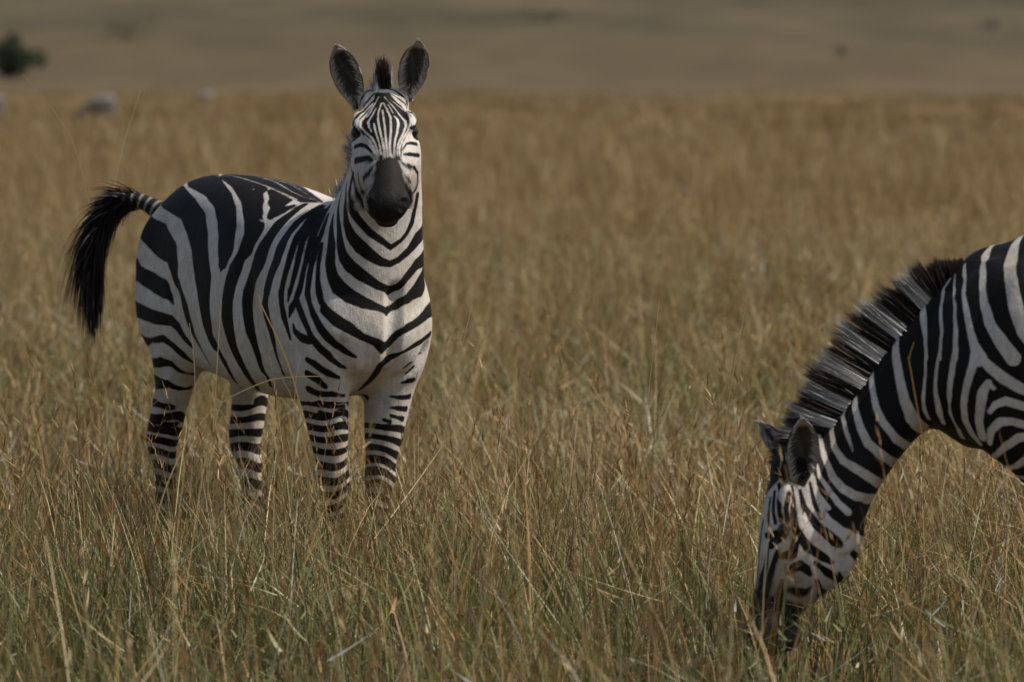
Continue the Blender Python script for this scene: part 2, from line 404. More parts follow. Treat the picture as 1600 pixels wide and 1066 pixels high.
def finish_body(me, paint, Hd, ears, brown):
    """joins the ears on, stores the coat as attributes"""
    V = paint.V; f = list(paint.f); n0 = len(V)
    pale = np.tile((.66, .63, .585), (n0, 1)); dark = np.tile((.0065, .006, .006), (n0, 1))
    P = V - np.array(Hd.o); t = P @ np.array(Hd.u) / Hd.k; v = P @ np.array(Hd.v); w_ = P @ np.array(Hd.w)
    hm = head_mask(V, Hd)
    dark[hm] *= .6
    br = np.clip(1 - np.abs(t - .37) / .11, 0, 1) * hm * (v > -.10) * np.clip(.25 + (np.abs(w_) - .012) / .03, .25, 1)
    dark = dark + br[:, None] * np.array((.007, .0025, .0004)) * brown
    lips = np.clip((t - .44) / .08, 0, 1) * hm
    dark = dark + lips[:, None] * np.array((.004, .0035, .0035)) + (lips * np.clip((np.abs(v + .13) < .03), 0, 1))[:, None] * .012
    mot = np.clip((t - .42) / .06, 0, 1) * hm * np.clip(fnoise(V, 22, 61) * .6 + fnoise(V, 60, 62) * .5, 0, 1.4)
    dark = dark + mot[:, None] * np.array((.007, .006, .0055)); corner = np.clip((t - .43) / .04, 0, 1) * hm * np.clip((-.085 - v) / .03, 0, 1) * np.clip((np.abs(w_) - .018) / .02, 0, 1)
    dark = dark + corner[:, None] * np.array((.030, .026, .024))
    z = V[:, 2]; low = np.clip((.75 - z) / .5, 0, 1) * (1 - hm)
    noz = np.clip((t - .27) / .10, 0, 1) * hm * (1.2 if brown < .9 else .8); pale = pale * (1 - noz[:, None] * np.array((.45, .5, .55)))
    pale = pale * (1 - low[:, None] * np.array((.22, .31, .44)))  # lower coat browner: dirt, plus the underside's shade put into the colour
    bm = bmesh.new(); bm.from_mesh(me); infos = []
    for e in ears: infos += add_ear(bm, *e)
    bm.normal_update(); bm.to_mesh(me); bm.free()
    pe, fe = [], []
    for tt, q, back in infos:
        if back: fe.append(.02 if (.25 < tt < .88 and not .45 < tt < .6) else -.02); pe.append((.5, .47, .43))
        else:
            rim = abs(q); tipw = min(1, max(0, (tt - .84) / .06))
            k = .55 * tipw + (1 - tipw) * (.055 + .05 * (.5 + .5 * math.sin(q * 9 + tt * 14)) + .34 * max(0, rim - .55) / .45 * (1 if tt < .7 else .6))
            k = k * (1 if tt > .2 else 1.6)
            fe.append(.002 if (.3 < tt < .84 and rim > .97) else -.02); pe.append((k, k * .95, k * .9))
    put_attr(me, 'stripe', np.array(f + fe), 'FLOAT')
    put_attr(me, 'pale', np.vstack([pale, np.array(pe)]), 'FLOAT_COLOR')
    put_attr(me, 'dark', np.vstack([dark, np.tile((.012, .009, .008), (len(pe), 1))]), 'FLOAT_COLOR')
    return me

def hair_mesh(name, roots, dirs, lens, width, cr_, ct, sag=(0, 0, -1), sagk=None, seg=4):
    """tapered hairs as two-sided ribbons; cr_ / ct = colours at the root and tip"""
    n = len(roots); roots = np.asarray(roots); dirs = np.asarray(dirs); dirs = dirs / np.linalg.norm(dirs, axis=1)[:, None]
    rnd = rng.normal(size=(n, 3)); side = np.cross(dirs, rnd); side /= np.linalg.norm(side, axis=1)[:, None]
    sagk = np.zeros(n) if sagk is None else sagk
    V = np.zeros((n, seg * 2 + 1, 3)); Cc = np.zeros((n, seg * 2 + 1, 3))
    for i in range(seg + 1):
        u = i / seg; c = roots + dirs * (lens * u)[:, None] + np.array(sag)[None] * (sagk * lens * u * u)[:, None]
        col = cr_ * (1 - u) + ct * u; wd = width * (1 - u ** 1.5)
        if i < seg:
            V[:, 2 * i] = c - side * (wd / 2)[:, None]; V[:, 2 * i + 1] = c + side * (wd / 2)[:, None]; Cc[:, 2 * i] = Cc[:, 2 * i + 1] = col
        else: V[:, 2 * seg] = c; Cc[:, 2 * seg] = col
    return ribbon_mesh(name, V, Cc, seg, 'tint')
def ribbon_mesh(name, V, Cc, seg, attr_name):
    n, m = V.shape[:2]; base = (np.arange(n) * m)[:, None, None]
    q = np.array([[2 * i, 2 * i + 1, 2 * i + 3, 2 * i + 2] for i in range(seg - 1)]); tri = np.array([[2 * seg - 2, 2 * seg - 1, 2 * seg]])
    loops = np.concatenate([(base + q[None]).reshape(n, -1), (base + tri[None]).reshape(n, -1)], 1).ravel()
    per = np.concatenate([np.full(seg - 1, 4), [3]]); tot = np.tile(per, n); start = np.concatenate([[0], np.cumsum(tot)[:-1]])
    me = bpy.data.meshes.new(name); me.vertices.add(n * m); me.vertices.foreach_set('co', V.reshape(-1).astype(np.float32))
    me.loops.add(len(loops)); me.loops.foreach_set('vertex_index', loops.astype(np.int32))
    me.polygons.add(len(tot)); me.polygons.foreach_set('loop_start', start.astype(np.int32)); me.polygons.foreach_set('loop_total', tot.astype(np.int32))
    me.update(calc_edges=True); put_attr(me, attr_name, Cc.reshape(-1, 3), 'FLOAT_COLOR')
    return me
def fnoise(P, f, seed=0):                       # cheap smooth value noise
    P = np.asarray(P) * f; r = np.random.default_rng(seed); out = np.zeros(len(P))
    for k in range(6):
        d = r.normal(size=P.shape[1]); d /= np.linalg.norm(d); out += np.sin(P @ d * r.uniform(3, 9) + r.uniform(0, 6.28))
    return out / 3
def leg_rings(s, zc, period, only=None, amp=.013):
    q = s.Q; ph = q[:, 2] / period + .55 * fnoise(q, 2.6, 3) + .25 * fnoise(q, 7, 4) + .6 * q[:, 1] * np.sign(q[:, 1]) * 2
    g = amp * np.minimum(period / .06, 1) * (np.sin(2 * math.pi * ph) + .15 + .3 * fnoise(q, 5, 9)); k = q[:, 2] < zc
    if only is not None: k &= only
    s.f[k] = np.maximum(g, -.02)[k]
def eye_mesh(c, r):
    bm = bmesh.new(); bmesh.ops.create_uvsphere(bm, u_segments=20, v_segments=14, radius=r, matrix=Matrix.Translation(c))
    me = bpy.data.meshes.new('eye'); bm.to_mesh(me); bm.free(); return me
def hoof_mesh(F, X, Y):
    bm = bmesh.new(); rings = []
    for z, r, dx in ((.062, .036, -.006), (.05, .046, 0), (.02, .054, .006), (.0, .060, .01)):
        rings.append([bm.verts.new(F(X + dx + r * math.cos(a), Y + r * .92 * math.sin(a), z)) for a in np.linspace(0, 2 * math.pi, 20, endpoint=False)])
    for i in range(3):
        for j in range(20): bm.faces.new((rings[i][j], rings[i][(j + 1) % 20], rings[i + 1][(j + 1) % 20], rings[i + 1][j]))
    bm.faces.new(rings[0]); bm.faces.new(rings[-1][::-1]); bmesh.ops.recalc_face_normals(bm, faces=bm.faces)
    me = bpy.data.meshes.new('hoof'); bm.to_mesh(me); bm.free(); return me
# ------------------------------------------------------------------ first zebra
TH = R(36)
F1 = Frame((-.752, 20.5, 0), (math.sin(TH), -math.cos(TH)))
H1 = Head(at(599, 140, 20.03), (.035, -.765, -.645), (1, 0, 0), .95)
neck1 = [(F1(.25, 0, 1.225), F1(.63, 0, .80), .19), (F1(.395, 0, 1.285), F1(.66, 0, .98), .155), (F1(.50, -.01, 1.40), F1(.685, -.015, 1.13), .128),
         (F1(.552, -.025, 1.50), F1(.71, -.03, 1.26), .110), (F1(.59, -.04, 1.575), F1(.735, -.04, 1.37), .095), (H1(.02, 0, -.03), H1(.10, 0, -.22), .08)]
me1 = zebra_skin(F1, neck1, H1, (.06, -.020), (.245, .002), (.0, 0), (.0, 0))
# coat of the first zebra, traced stripe by stripe
S1 = Paint(me1, F1, H1); hm1 = head_mask(S1.V, H1); nh = ~hm1
c1, c2, c3, c4 = (200, 260, 5.33), (340, 260, 5.33), (200, 420, 5.33), (340, 420, 5.33)
c5, c6, c7, c8, cl = (480, 300, 5.33), (480, 460, 5.33), (530, 120, 7.614), (530, 230, 7.614), (200, 480, 3.046)
Z = S1.Q[:, 2]; nk1 = S1.nk
leg_rings(S1, .56, .038, nh & (S1.Q[:, 0] > 0)); leg_rings(S1, .50, .046, nh & (S1.Q[:, 0] < 0))
leg_rings(S1, .63, .042, nh & (S1.Q[:, 0] > .2) & (S1.Q[:, 1] < 0)); leg_rings(S1, .57, .05, nh & (S1.Q[:, 0] < -.2) & (S1.Q[:, 1] < .02))
k = (S1.Q[:, 0] < -.2) & (Z < .78) & (S1.Q[:, 1] > .02); leg_rings(S1, .80, .058, k)
k = (S1.Q[:, 1] > .04) & (S1.Q[:, 0] < -.45) & (Z > .7); S1.f[k] = (.02 * np.sin(2 * math.pi * (Z / .16 - S1.Q[:, 0] * 2)))[k]
kb = (S1.Q[:, 1] < .1) & (S1.Q[:, 0] < -.1) & (Z > .58); S1.f[kb] = -.02
def b1(tr, rows, black=True, mirror=True, only=nh): S1.band(tr, rows, black, mirror, only)
def cat(*parts):                                # rows from several crops -> one list in photo pixels
    out = []
    for (ox, oy, k), rows in parts:
        for r in rows:
            out.append(tuple((ox if i % 2 == 0 else oy) + v / k for i, v in enumerate(r)) if len(r) == 4 else (ox + r[0] / k, oy + r[1] / k, r[2] / k))
    return out
px1 = (0, 0, 1)
# rump and flank
b1(px1, cat((c1, [(205, 250, 370, 110), (300, 310, 440, 188), (440, 430, 560, 280), (500, 590, 635, 390), (530, 700, 660, 550), (545, 850, 665, 720), (565, 990, 690, 910)]),
            (c3, [(590, 330, 685, 300), (620, 480, 700, 450), (660, 590, 715, 560), (700, 660, 735, 600), (740, 690, 770, 680), (790, 790, 805, 745), (835, 870, 855, 845), (900, 960, 915, 945)])))
b1(px1, cat((c1, [(470, 60, 700, 10), (520, 130, 720, 75), (640, 230, 790, 140), (720, 330, 860, 240), (745, 450, 895, 370), (755, 600, 900, 480), (750, 740, 880, 650), (755, 830, 830, 760), (768, 875, 778, 865)])))
b1(px1, cat((c2, [(20, 82, 90, 80), (130, 170, 260, 112), (200, 290, 372, 220), (225, 430, 352, 400), (225, 560, 385, 510), (190, 690, 310, 640), (150, 760, 232, 750), (90, 850, 190, 870), (55, 1000, 148, 1000)]),
            (c4, [(35, 280, 125, 280), (30, 400, 125, 400), (60, 540, 140, 520), (95, 640, 160, 640), (140, 740, 200, 740), (190, 830, 242, 830), (240, 910, 285, 910), (290, 965, 330, 970), (335, 1020, 350, 1010)])))
S1.patch(c2, [(60, 78), (150, 82), (260, 112), (400, 165), (418, 195), (375, 225), (385, 290), (372, 330), (378, 400), (345, 445), (225, 430), (195, 280), (130, 165)], only=nh)
S1.patch(c2, [(415, 203), (450, 190), (560, 248), (625, 280), (560, 325), (570, 335), (640, 320), (655, 332), (455, 442), (425, 440), (412, 425), (440, 345), (420, 305), (436, 270)], only=nh)
b1(c2, [(293, 192, 10), (300, 193, 10)], False)
b1(px1, cat((c2, [(690, 322, 745, 322), (580, 400, 650, 392), (470, 480, 555, 485), (395, 590, 480, 580), (335, 690, 440, 660), (290, 790, 400, 780), (250, 930, 340, 930), (225, 1050, 305, 1050)]),
            (c4, [(210, 280, 295, 280), (215, 400, 295, 400), (235, 510, 310, 510), (285, 640, 335, 640), (320, 740, 362, 740), (360, 850, 392, 850), (410, 905, 425, 900), (440, 985, 452, 975)])))
b1(px1, cat((c2, [(845, 325, 880, 328), (735, 400, 785, 390), (620, 490, 690, 465), (545, 580, 610, 570), (482, 680, 570, 660), (450, 790, 530, 780), (410, 900, 480, 900), (380, 1040, 445, 1040)]),
            (c4, [(385, 200, 435, 200), (368, 300, 425, 300), (382, 400, 442, 400), (412, 500, 465, 500), (440, 600, 486, 600), (470, 690, 496, 690), (505, 800, 530, 800), (540, 880, 560, 880)])))
b1(px1, cat((c2, [(860, 345, 900, 330), (730, 480, 765, 445), (640, 610, 685, 570), (592, 720, 645, 700), (560, 830, 605, 830), (530, 950, 570, 950), (510, 1050, 550, 1050)]),
            (c4, [(505, 200, 550, 200), (515, 300, 550, 300), (530, 400, 575, 400), (565, 490, 590, 480), (600, 590, 612, 580)])))
b1(px1, cat((c2, [(800, 440, 880, 350), (745, 520, 800, 450), (697, 610, 745, 575), (665, 720, 712, 690), (645, 800, 690, 800), (620, 920, 655, 920), (592, 1055, 617, 1055)]),
            (c4, [(585, 180, 618, 180), (582, 275, 590, 275)])))
b1(px1, cat((c2, [(905, 350, 945, 330), (840, 470, 885, 420), (785, 560, 840, 520), (748, 680, 800, 640), (720, 780, 765, 760), (692, 900, 730, 900), (655, 1050, 700, 1050)]),
            (c4, [(650, 200, 690, 200), (632, 270, 672, 270), (598, 350, 637, 305), (592, 405, 600, 400)])))
b1(px1, cat((c4, [(640, 280, 680, 270), (662, 350, 700, 320), (700, 440, 740, 420), (742, 520, 772, 500), (760, 590, 800, 560), (830, 680, 870, 640), (900, 740, 940, 700)]),
            (c6, [(190, 560, 215, 520), (260, 605, 275, 580), (310, 618, 322, 605)])))
b1(c4, [(630, 470, 12), (640, 520, 22), (700, 575, 36), (765, 600, 30)])
b1(px1, cat((c2, [(905, 420, 930, 400), (880, 480, 915, 455), (845, 570, 885, 555), (800, 660, 848, 640), (775, 755, 828, 745), (755, 853, 795, 853)]),
            (c4, [(735, 100, 780, 100), (725, 200, 770, 200), (755, 300, 785, 300), (790, 420, 835, 400), (830, 510, 880, 475), (885, 585, 932, 540)]),
            (c6, [(230, 445, 262, 405), (300, 490, 330, 455), (350, 515, 375, 490), (405, 530, 412, 520)])))
b1(px1, cat((c2, [(852, 650, 878, 645), (834, 750, 866, 745), (822, 853, 850, 853)]), (c4, [(815, 100, 850, 100), (820, 190, 870, 200), (845, 290, 882, 270)]),
            (c6, [(150, 140, 172, 105)])))
S1.f[hm1] = -.02
# breast and neck chevrons
b1(px1, cat((c6, [(128, 165, 160, 95), (220, 260, 280, 190), (330, 320, 380, 250), (440, 375, 470, 330), (560, 430, 590, 372), (622, 495, 645, 405), (680, 435, 660, 392), (760, 350, 720, 322), (850, 300, 820, 258), (950, 240, 925, 190), (1003, 200, 998, 100), (1060, 170, 1045, 60)])), mirror=False, only=nk1)
b1(px1, cat((c5, [(205, 200, 225, 200), (185, 280, 218, 300), (172, 450, 235, 450), (155, 600, 230, 600), (170, 720, 252, 685), (218, 838, 305, 752), (305, 902, 395, 828), (445, 962, 502, 888), (600, 992, 612, 945), (660, 1032, 655, 968), (780, 945, 720, 930), (890, 885, 850, 825), (968, 830, 920, 730), (1020, 750, 980, 620)])), mirror=False, only=nk1)
b1(px1, cat((c5, [(285, -20, 300, -25), (268, 40, 288, 30), (248, 120, 272, 110), (245, 300, 285, 300), (247, 440, 302, 430), (266, 560, 328, 505), (315, 648, 385, 575), (420, 728, 478, 655), (560, 802, 600, 748), (680, 848, 680, 792), (745, 818, 750, 765), (840, 735, 820, 680), (915, 645, 908, 560), (975, 600, 960, 500)])), mirror=False, only=None)
b1(px1, cat((c5, [(318, -70, 335, -75), (312, 30, 332, 20), (305, 130, 328, 110), (306, 285, 342, 235), (338, 400, 396, 335), (405, 495, 468, 410), (485, 556, 540, 475), (580, 605, 635, 555), (685, 625, 690, 578), (760, 590, 760, 542), (850, 520, 840, 462), (922, 440, 918, 330), (970, 380, 960, 260)])), mirror=False, only=None)
b1(px1, cat((c5, [(372, -150, 392, -155), (352, -70, 375, -78), (338, 20, 365, 5), (350, 170, 400, 150), (420, 270, 470, 240), (500, 350, 555, 335), (600, 420, 640, 395), (690, 482, 700, 445), (790, 412, 780, 388), (840, 350, 815, 350), (890, 250, 858, 250), (912, 130, 885, 140), (935, 30, 905, 20)])), mirror=False, only=None)
b1(c6, [(1050, 330, 22), (1003, 350, 22), (900, 420, 22), (780, 490, 14), (680, 530, 26), (610, 590, 30), (570, 660, 30), (500, 740, 24), (430, 800, 12)], mirror=False)
b1(c6, [(450, 835, 14), (500, 860, 20)], mirror=False)  # no stripe: armpit shadow painted as a dark patch in the coat
b1(c6, [(940, 490, 8), (860, 570, 8), (800, 615, 5)], mirror=False); b1(c6, [(885, 600, 8), (820, 660, 6)], mirror=False)
# forelegs
for rows in ([(0, 545, 22), (60, 580, 28), (180, 660, 28), (265, 695, 12)], [(0, 660, 28), (80, 705, 32), (150, 770, 20)], [(10, 790, 28), (100, 830, 25), (200, 830, 22), (310, 845, 12)],
             [(100, 905, 22), (200, 930, 22), (310, 935, 12)], [(105, 985, 18), (200, 1010, 20), (325, 985, 14)], [(885, 715, 20), (840, 722, 18), (785, 738, 6)],
             [(855, 850, 22), (770, 860, 16), (690, 850, 5)], [(825, 955, 22), (760, 950, 18), (690, 942, 5)], [(795, 1040, 22), (700, 1010, 12)], [(690, 1062, 14), (635, 1045, 10)]):
    b1(c6, rows, mirror=False)
# haunch and right hind leg
b1(px1, cat((c1, [(150, 400, 70, 570), (215, 440, 130, 630), (330, 530, 220, 700), (380, 625, 345, 810), (412, 800, 355, 880), (440, 950, 372, 960)]),
            (c3, [(470, 160, 390, 160), (510, 330, 440, 330), (550, 480, 490, 480), (570, 560, 530, 560), (590, 610, 580, 640), (640, 700, 620, 710), (692, 805, 685, 800)])))
b1(px1, cat((c3, [(40, -60, 45, 80), (95, -22, 92, 100), (215, 35, 170, 165), (330, 120, 270, 215), (355, 200, 345, 262), (382, 292, 376, 298)])))
b1(px1, cat((c3, [(50, 270, 60, 390), (98, 295, 105, 412), (250, 360, 220, 455), (370, 400, 350, 470), (420, 450, 400, 512), (480, 560, 455, 585), (540, 640, 522, 652)])))
b1(px1, cat((c3, [(80, 570, 95, 660), (128, 570, 142, 655), (300, 555, 290, 605), (380, 620, 370, 660), (460, 690, 460, 740), (548, 775, 540, 786)])))
b1(px1, cat((c3, [(110, 740, 130, 815), (165, 750, 190, 825), (280, 742, 280, 812), (360, 770, 355, 810), (430, 838, 430, 862), (550, 870, 545, 885)])))
b1(px1, cat((c3, [(160, 890, 190, 970), (215, 905, 250, 980), (330, 930, 335, 985), (400, 980, 420, 1008), (530, 975, 520, 1002)])))
for rows in ([(60, 455, 18), (130, 455, 18), (200, 475, 16), (290, 460, 12), (330, 450, 8)], [(70, 540, 18), (135, 540, 18), (210, 562, 15), (285, 520, 10)]): b1(cl, rows, mirror=False)
# back: pale lines run beside the spine
S1.patch(px1, [(346, 274), (372, 270), (420, 272), (470, 290), (505, 316), (470, 316), (430, 296), (380, 281)], only=nh)
for rows in ([(130, 80, 9), (180, 92, 9), (280, 122, 10), (400, 163, 10), (500, 205, 9), (580, 238, 10), (660, 276, 10), (640, 300, 10), (565, 328, 8)],
             [(300, 76, 8), (400, 105, 9), (480, 130, 10), (560, 175, 10), (620, 212, 9), (700, 248, 8), (780, 272, 8), (860, 305, 6)], [(440, 92, 7), (540, 125, 5), (640, 170, 7), (740, 230, 6), (850, 298, 5)], [(690, 315, 6), (760, 302, 6), (850, 310, 5)],
             [(0, 85, 10), (20, 78, 8), (120, 78, 8)], [(345, 445, 8), (400, 460, 16), (450, 450, 14), (560, 390, 9), (660, 328, 7)]): b1(c2, rows, False)
# face
def fb(rows, black=True, tr=c7): S1.band(tr, rows, black, False, hm1)
S1.patch(c7, [(430, 190), (590, 190), (700, 320), (860, 470), (862, 600), (800, 700), (750, 800), (735, 1000), (430, 1000), (420, 850), (300, 720), (225, 600), (240, 500), (400, 340)], only=hm1)
for rows in ([(505, 310, 8), (465, 430, 11), (462, 520, 12), (485, 640, 13), (512, 760, 14), (535, 860, 16), (545, 980, 14)], [(515, 400, 9), (527, 480, 12), (542, 600, 12), (556, 750, 14), (570, 880, 15), (580, 985, 12)],
             [(527, 312, 8), (580, 415, 10), (612, 490, 13), (616, 650, 14), (602, 800, 14), (605, 900, 15), (625, 975, 12)], [(413, 560, 10), (430, 640, 12), (458, 730, 12), (485, 830, 10), (495, 920, 7)],
             [(655, 470, 8), (695, 510, 18), (705, 560, 18), (690, 660, 15), (665, 760, 13), (655, 860, 13), (660, 950, 12)], [(580, 330, 7), (640, 430, 8)], [(540, 245, 6), (620, 330, 9), (700, 430, 12), (785, 530, 16), (795, 590, 16), (760, 680, 14), (715, 770, 14), (690, 860, 12), (695, 950, 9)],
             [(610, 270, 6), (700, 345, 9), (780, 400, 13), (855, 500, 18), (850, 560, 16), (820, 640, 14), (760, 740, 14), (715, 850, 14), (720, 930, 14), (735, 985, 10)],
             [(470, 240, 6), (430, 310, 9), (370, 430, 14), (330, 480, 10)], [(440, 370, 6), (400, 450, 12), (345, 540, 17), (355, 600, 13), (385, 655, 6)], [(400, 350, 8), (330, 440, 14), (255, 530, 20), (250, 590, 16), (310, 660, 13), (390, 730, 12), (435, 810, 12), (450, 900, 9), (460, 960, 6)],
             [(300, 705, 16), (360, 765, 15), (415, 850, 13), (440, 920, 10), (450, 980, 8)]): fb(rows, False)
for rows in ([(440, 150, 10), (340, 170, 13), (280, 240, 13), (245, 340, 15)], [(460, 185, 9), (390, 225, 11), (330, 300, 11), (290, 350, 9)], [(470, 225, 9), (400, 295, 14), (310, 385, 16), (215, 470, 18), (165, 560, 14)], [(215, 415, 14), (160, 480, 18), (150, 550, 16)],
             [(560, 140, 12), (660, 165, 14), (745, 225, 16), (810, 310, 16), (810, 350, 10)], [(600, 200, 8), (700, 260, 11), (790, 335, 9)], [(800, 370, 10), (870, 430, 14), (910, 490, 14)], [(560, 235, 7), (640, 290, 9), (740, 350, 10), (850, 430, 10)],
             [(160, 620, 28), (200, 650, 42), (240, 690, 30), (190, 740, 22)], [(860, 610, 22), (910, 610, 34), (930, 650, 30), (915, 700, 16)],
             [(190, 835, 25), (250, 810, 25), (310, 825, 22), (370, 875, 15), (415, 940, 8)], [(920, 800, 24), (850, 790, 18), (800, 800, 12), (745, 880, 7), (722, 960, 5)], [(945, 935, 26), (850, 925, 24), (770, 925, 12)]): fb(rows)
for rows in ([(190, 165, 40), (290, 140, 38), (350, 130, 30), (395, 160, 14)], [(290, 375, 28), (345, 320, 30), (390, 255, 26)], [(225, 320, 8), (240, 430, 14), (280, 540, 20), (340, 600, 24)],
             [(750, 195, 18), (820, 230, 30), (900, 250, 26), (935, 310, 16), (935, 420, 13), (910, 500, 16), (870, 555, 18)], [(780, 345, 16), (830, 400, 28), (850, 430, 18)],
             [(120, 0, 10), (135, 130, 13), (165, 320, 14), (215, 560, 20), (290, 690, 20), (350, 790, 24)]): fb(rows, True, c8)  # last row: jaw stripe with the shadow under the jaw painted in
S1.patch(c8, [(440, 150), (500, 130), (560, 118), (620, 128), (690, 140), (745, 205), (752, 320), (790, 410), (870, 535), (880, 640), (840, 780), (780, 930), (700, 1010), (570, 1020), (440, 940), (360, 800), (330, 660), (335, 530), (405, 420), (420, 280)], only=hm1)
b1(c8, [(95, -100, 14), (110, 0, 14), (135, 130, 14), (165, 320, 15), (215, 560, 22), (290, 690, 26), (360, 800, 34)], mirror=False, only=None)  # real stripe behind the jaw, widened by the jaw's painted shadow
for s in (-1, 1): S1.capsules([np.array(H1(.158, s * .098, -.046))], [.030], True, False, hm1)
ears1 = [(at(561, 172, 20.03), at(525, 69, 19.98), Vector((-.22, -1, .15)), .0445), (at(635, 160, 20.03), at(655, 63, 19.98), Vector((.22, -1, .15)), .0445)]
mz = hm1 * np.clip(1 - np.abs((S1.V - np.array(H1.o)) @ np.array(H1.u) / H1.k - .34) / .06, 0, 1); S1.f += mz * .004 * fnoise(S1.V, 26, 31); S1.f *= 1 - .72 * hm1 * np.clip(((S1.V - np.array(H1.o)) @ np.array(H1.u) / H1.k - .27) / .05, 0, 1)
S1.f += np.where(hm1, .0006, .0018)
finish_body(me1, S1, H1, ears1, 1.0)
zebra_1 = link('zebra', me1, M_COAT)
tag(zebra_1, 'zebra standing in the grass with its face turned straight to the camera', 'zebra')
for s in (-1, 1): link('eye', eye_mesh(H1(.158, s * .083, -.046), .0225), M_EYE, zebra_1)
for X, Y in ((.485, .08), (.485, -.08), (-.50 + .06, -.095), (-.50 + .245, .117)): link('hoof', hoof_mesh(F1, X, Y), M_HOOF, zebra_1)
# ------------------------------------------------------------------ second zebra, grazing at the right edge
PH = R(12)
F2 = Frame((1.712, 16.60, 0), (-math.cos(PH), math.sin(PH)))
H2 = Head(at(1221, 708, 16.66), (-.12, -.12, -.49), (.13, -.99, 0), .97)
def q2(x, y, d): return at(x, y, d)
neck2 = [(q2(1580, 375, 16.68), q2(1520, 705, 16.7), .19), (q2(1520, 392, 16.70), q2(1494, 690, 16.72), .17), (q2(1469, 448, 16.71), q2(1462, 668, 16.74), .14), (q2(1420, 498, 16.72), q2(1438, 680, 16.74), .118),
         (q2(1371, 557, 16.72), q2(1410, 712, 16.73), .102), (q2(1330, 608, 16.71), q2(1384, 748, 16.71), .092), (q2(1293, 660, 16.69), q2(1360, 790, 16.68), .086), (q2(1258, 700, 16.67), q2(1342, 835, 16.65), .08), (H2(.03, 0, -.03), H2(.13, 0, -.22), .07)]
me2 = zebra_skin(F2, neck2, H2, (.05, 0), (.1, 0), (-.22, 0), (-.27, 0))
S2 = Paint(me2, F2, H2); hm2 = S2.hm; nh2 = ~hm2
Q = S2.Q
k = nh2 & (Q[:, 0] < .3); S2.f[k] = (.03 * np.sin(2 * math.pi * (Q[:, 0] / .15 + .12 * np.sin(Q[:, 2] * 7) - np.clip(-.1 - Q[:, 0], 0, 1) * (Q[:, 2] - .9) * 5)))[k]
k = nh2 & (Q[:, 0] < -.2) & (Q[:, 2] < 1.0); S2.f[k] = (.02 * np.sin(2 * math.pi * (Q[:, 2] / .13 + Q[:, 0] * 2.5)))[k]
leg_rings(S2, .62, .045, nh2)
c10, c11, c12, c13 = (1220, 540, 4.1), (1400, 350, 5.075), (1400, 540, 4.44), (1130, 640, 2.88)
S2.f[hm2] = -.02; nk2 = None
k = ((Q[:, 0] > .25) & (Q[:, 2] > .55)) | (Q[:, 0] > .72); S2.f[k] = .03
def b2(rows, black=False, tr=c10, only=None): S2.band(tr, rows, black, False, nk2 if only is None else only)
px0 = (0, 0, 1)
for rows in ([(490, 225, 24), (478, 300, 18), (475, 400, 22), (510, 530, 28), (560, 630, 32), (640, 700, 35), (720, 750, 35), (780, 780, 35)],
             [(625, 50, 24), (590, 140, 18), (580, 220, 22), (610, 400, 25), (660, 500, 28), (740, 600, 32), (800, 640, 32), (860, 670, 30)],
             [(740, -40, 26), (735, 0, 28), (740, 100, 32), (770, 250, 32), (810, 400, 32), (860, 500, 38), (910, 540, 40), (960, 570, 40)],
             [(390, 370, 18), (395, 450, 16), (420, 560, 18), (450, 640, 12), (462, 680, 5)],
             [(305, 470, 25), (325, 560, 18), (345, 660, 22), (400, 740, 28), (480, 790, 32), (560, 840, 35), (620, 880, 36), (680, 910, 36)],
             [(225, 560, 20), (255, 620, 18), (280, 720, 22), (330, 840, 28), (400, 920, 32), (480, 965, 34), (560, 985, 36), (620, 990, 36)],
             [(230, 760, 10), (250, 840, 16), (310, 930, 22), (370, 1010, 25), (430, 1066, 28)], [(200, 800, 8), (205, 870, 14), (240, 960, 20), (300, 1040, 22)]): b2(rows)
for rows in ([(50, 740, 40), (20, 800, 40), (10, 900, 30), (10, 1066, 22)], [(190, 580, 30), (225, 640, 34), (220, 760, 38), (235, 900, 28), (245, 1066, 24)], [(400, 430, 30), (375, 520, 22), (355, 700, 24), (365, 850, 26), (350, 1066, 25)],
             [(470, 400, 12), (460, 500, 16), (470, 650, 20), (475, 850, 26), (470, 1066, 28)], [(545, 320, 15), (540, 400, 22), (540, 500, 26), (560, 700, 30), (590, 850, 32), (620, 960, 40), (660, 1066, 70)],
             [(850, 105, 14), (780, 160, 20), (710, 250, 38), (690, 400, 34), (695, 600, 36), (740, 780, 50), (830, 930, 60), (930, 1066, 66)], [(1030, 20, 25), (1000, 60, 30), (950, 150, 48), (910, 300, 60), (920, 500, 60), (960, 700, 62), (1015, 850, 60), (1100, 980, 60)],
             [(1160, 30, 40), (1140, 300, 60), (1140, 500, 60), (1190, 700, 60)]): b2(rows, False, c11)
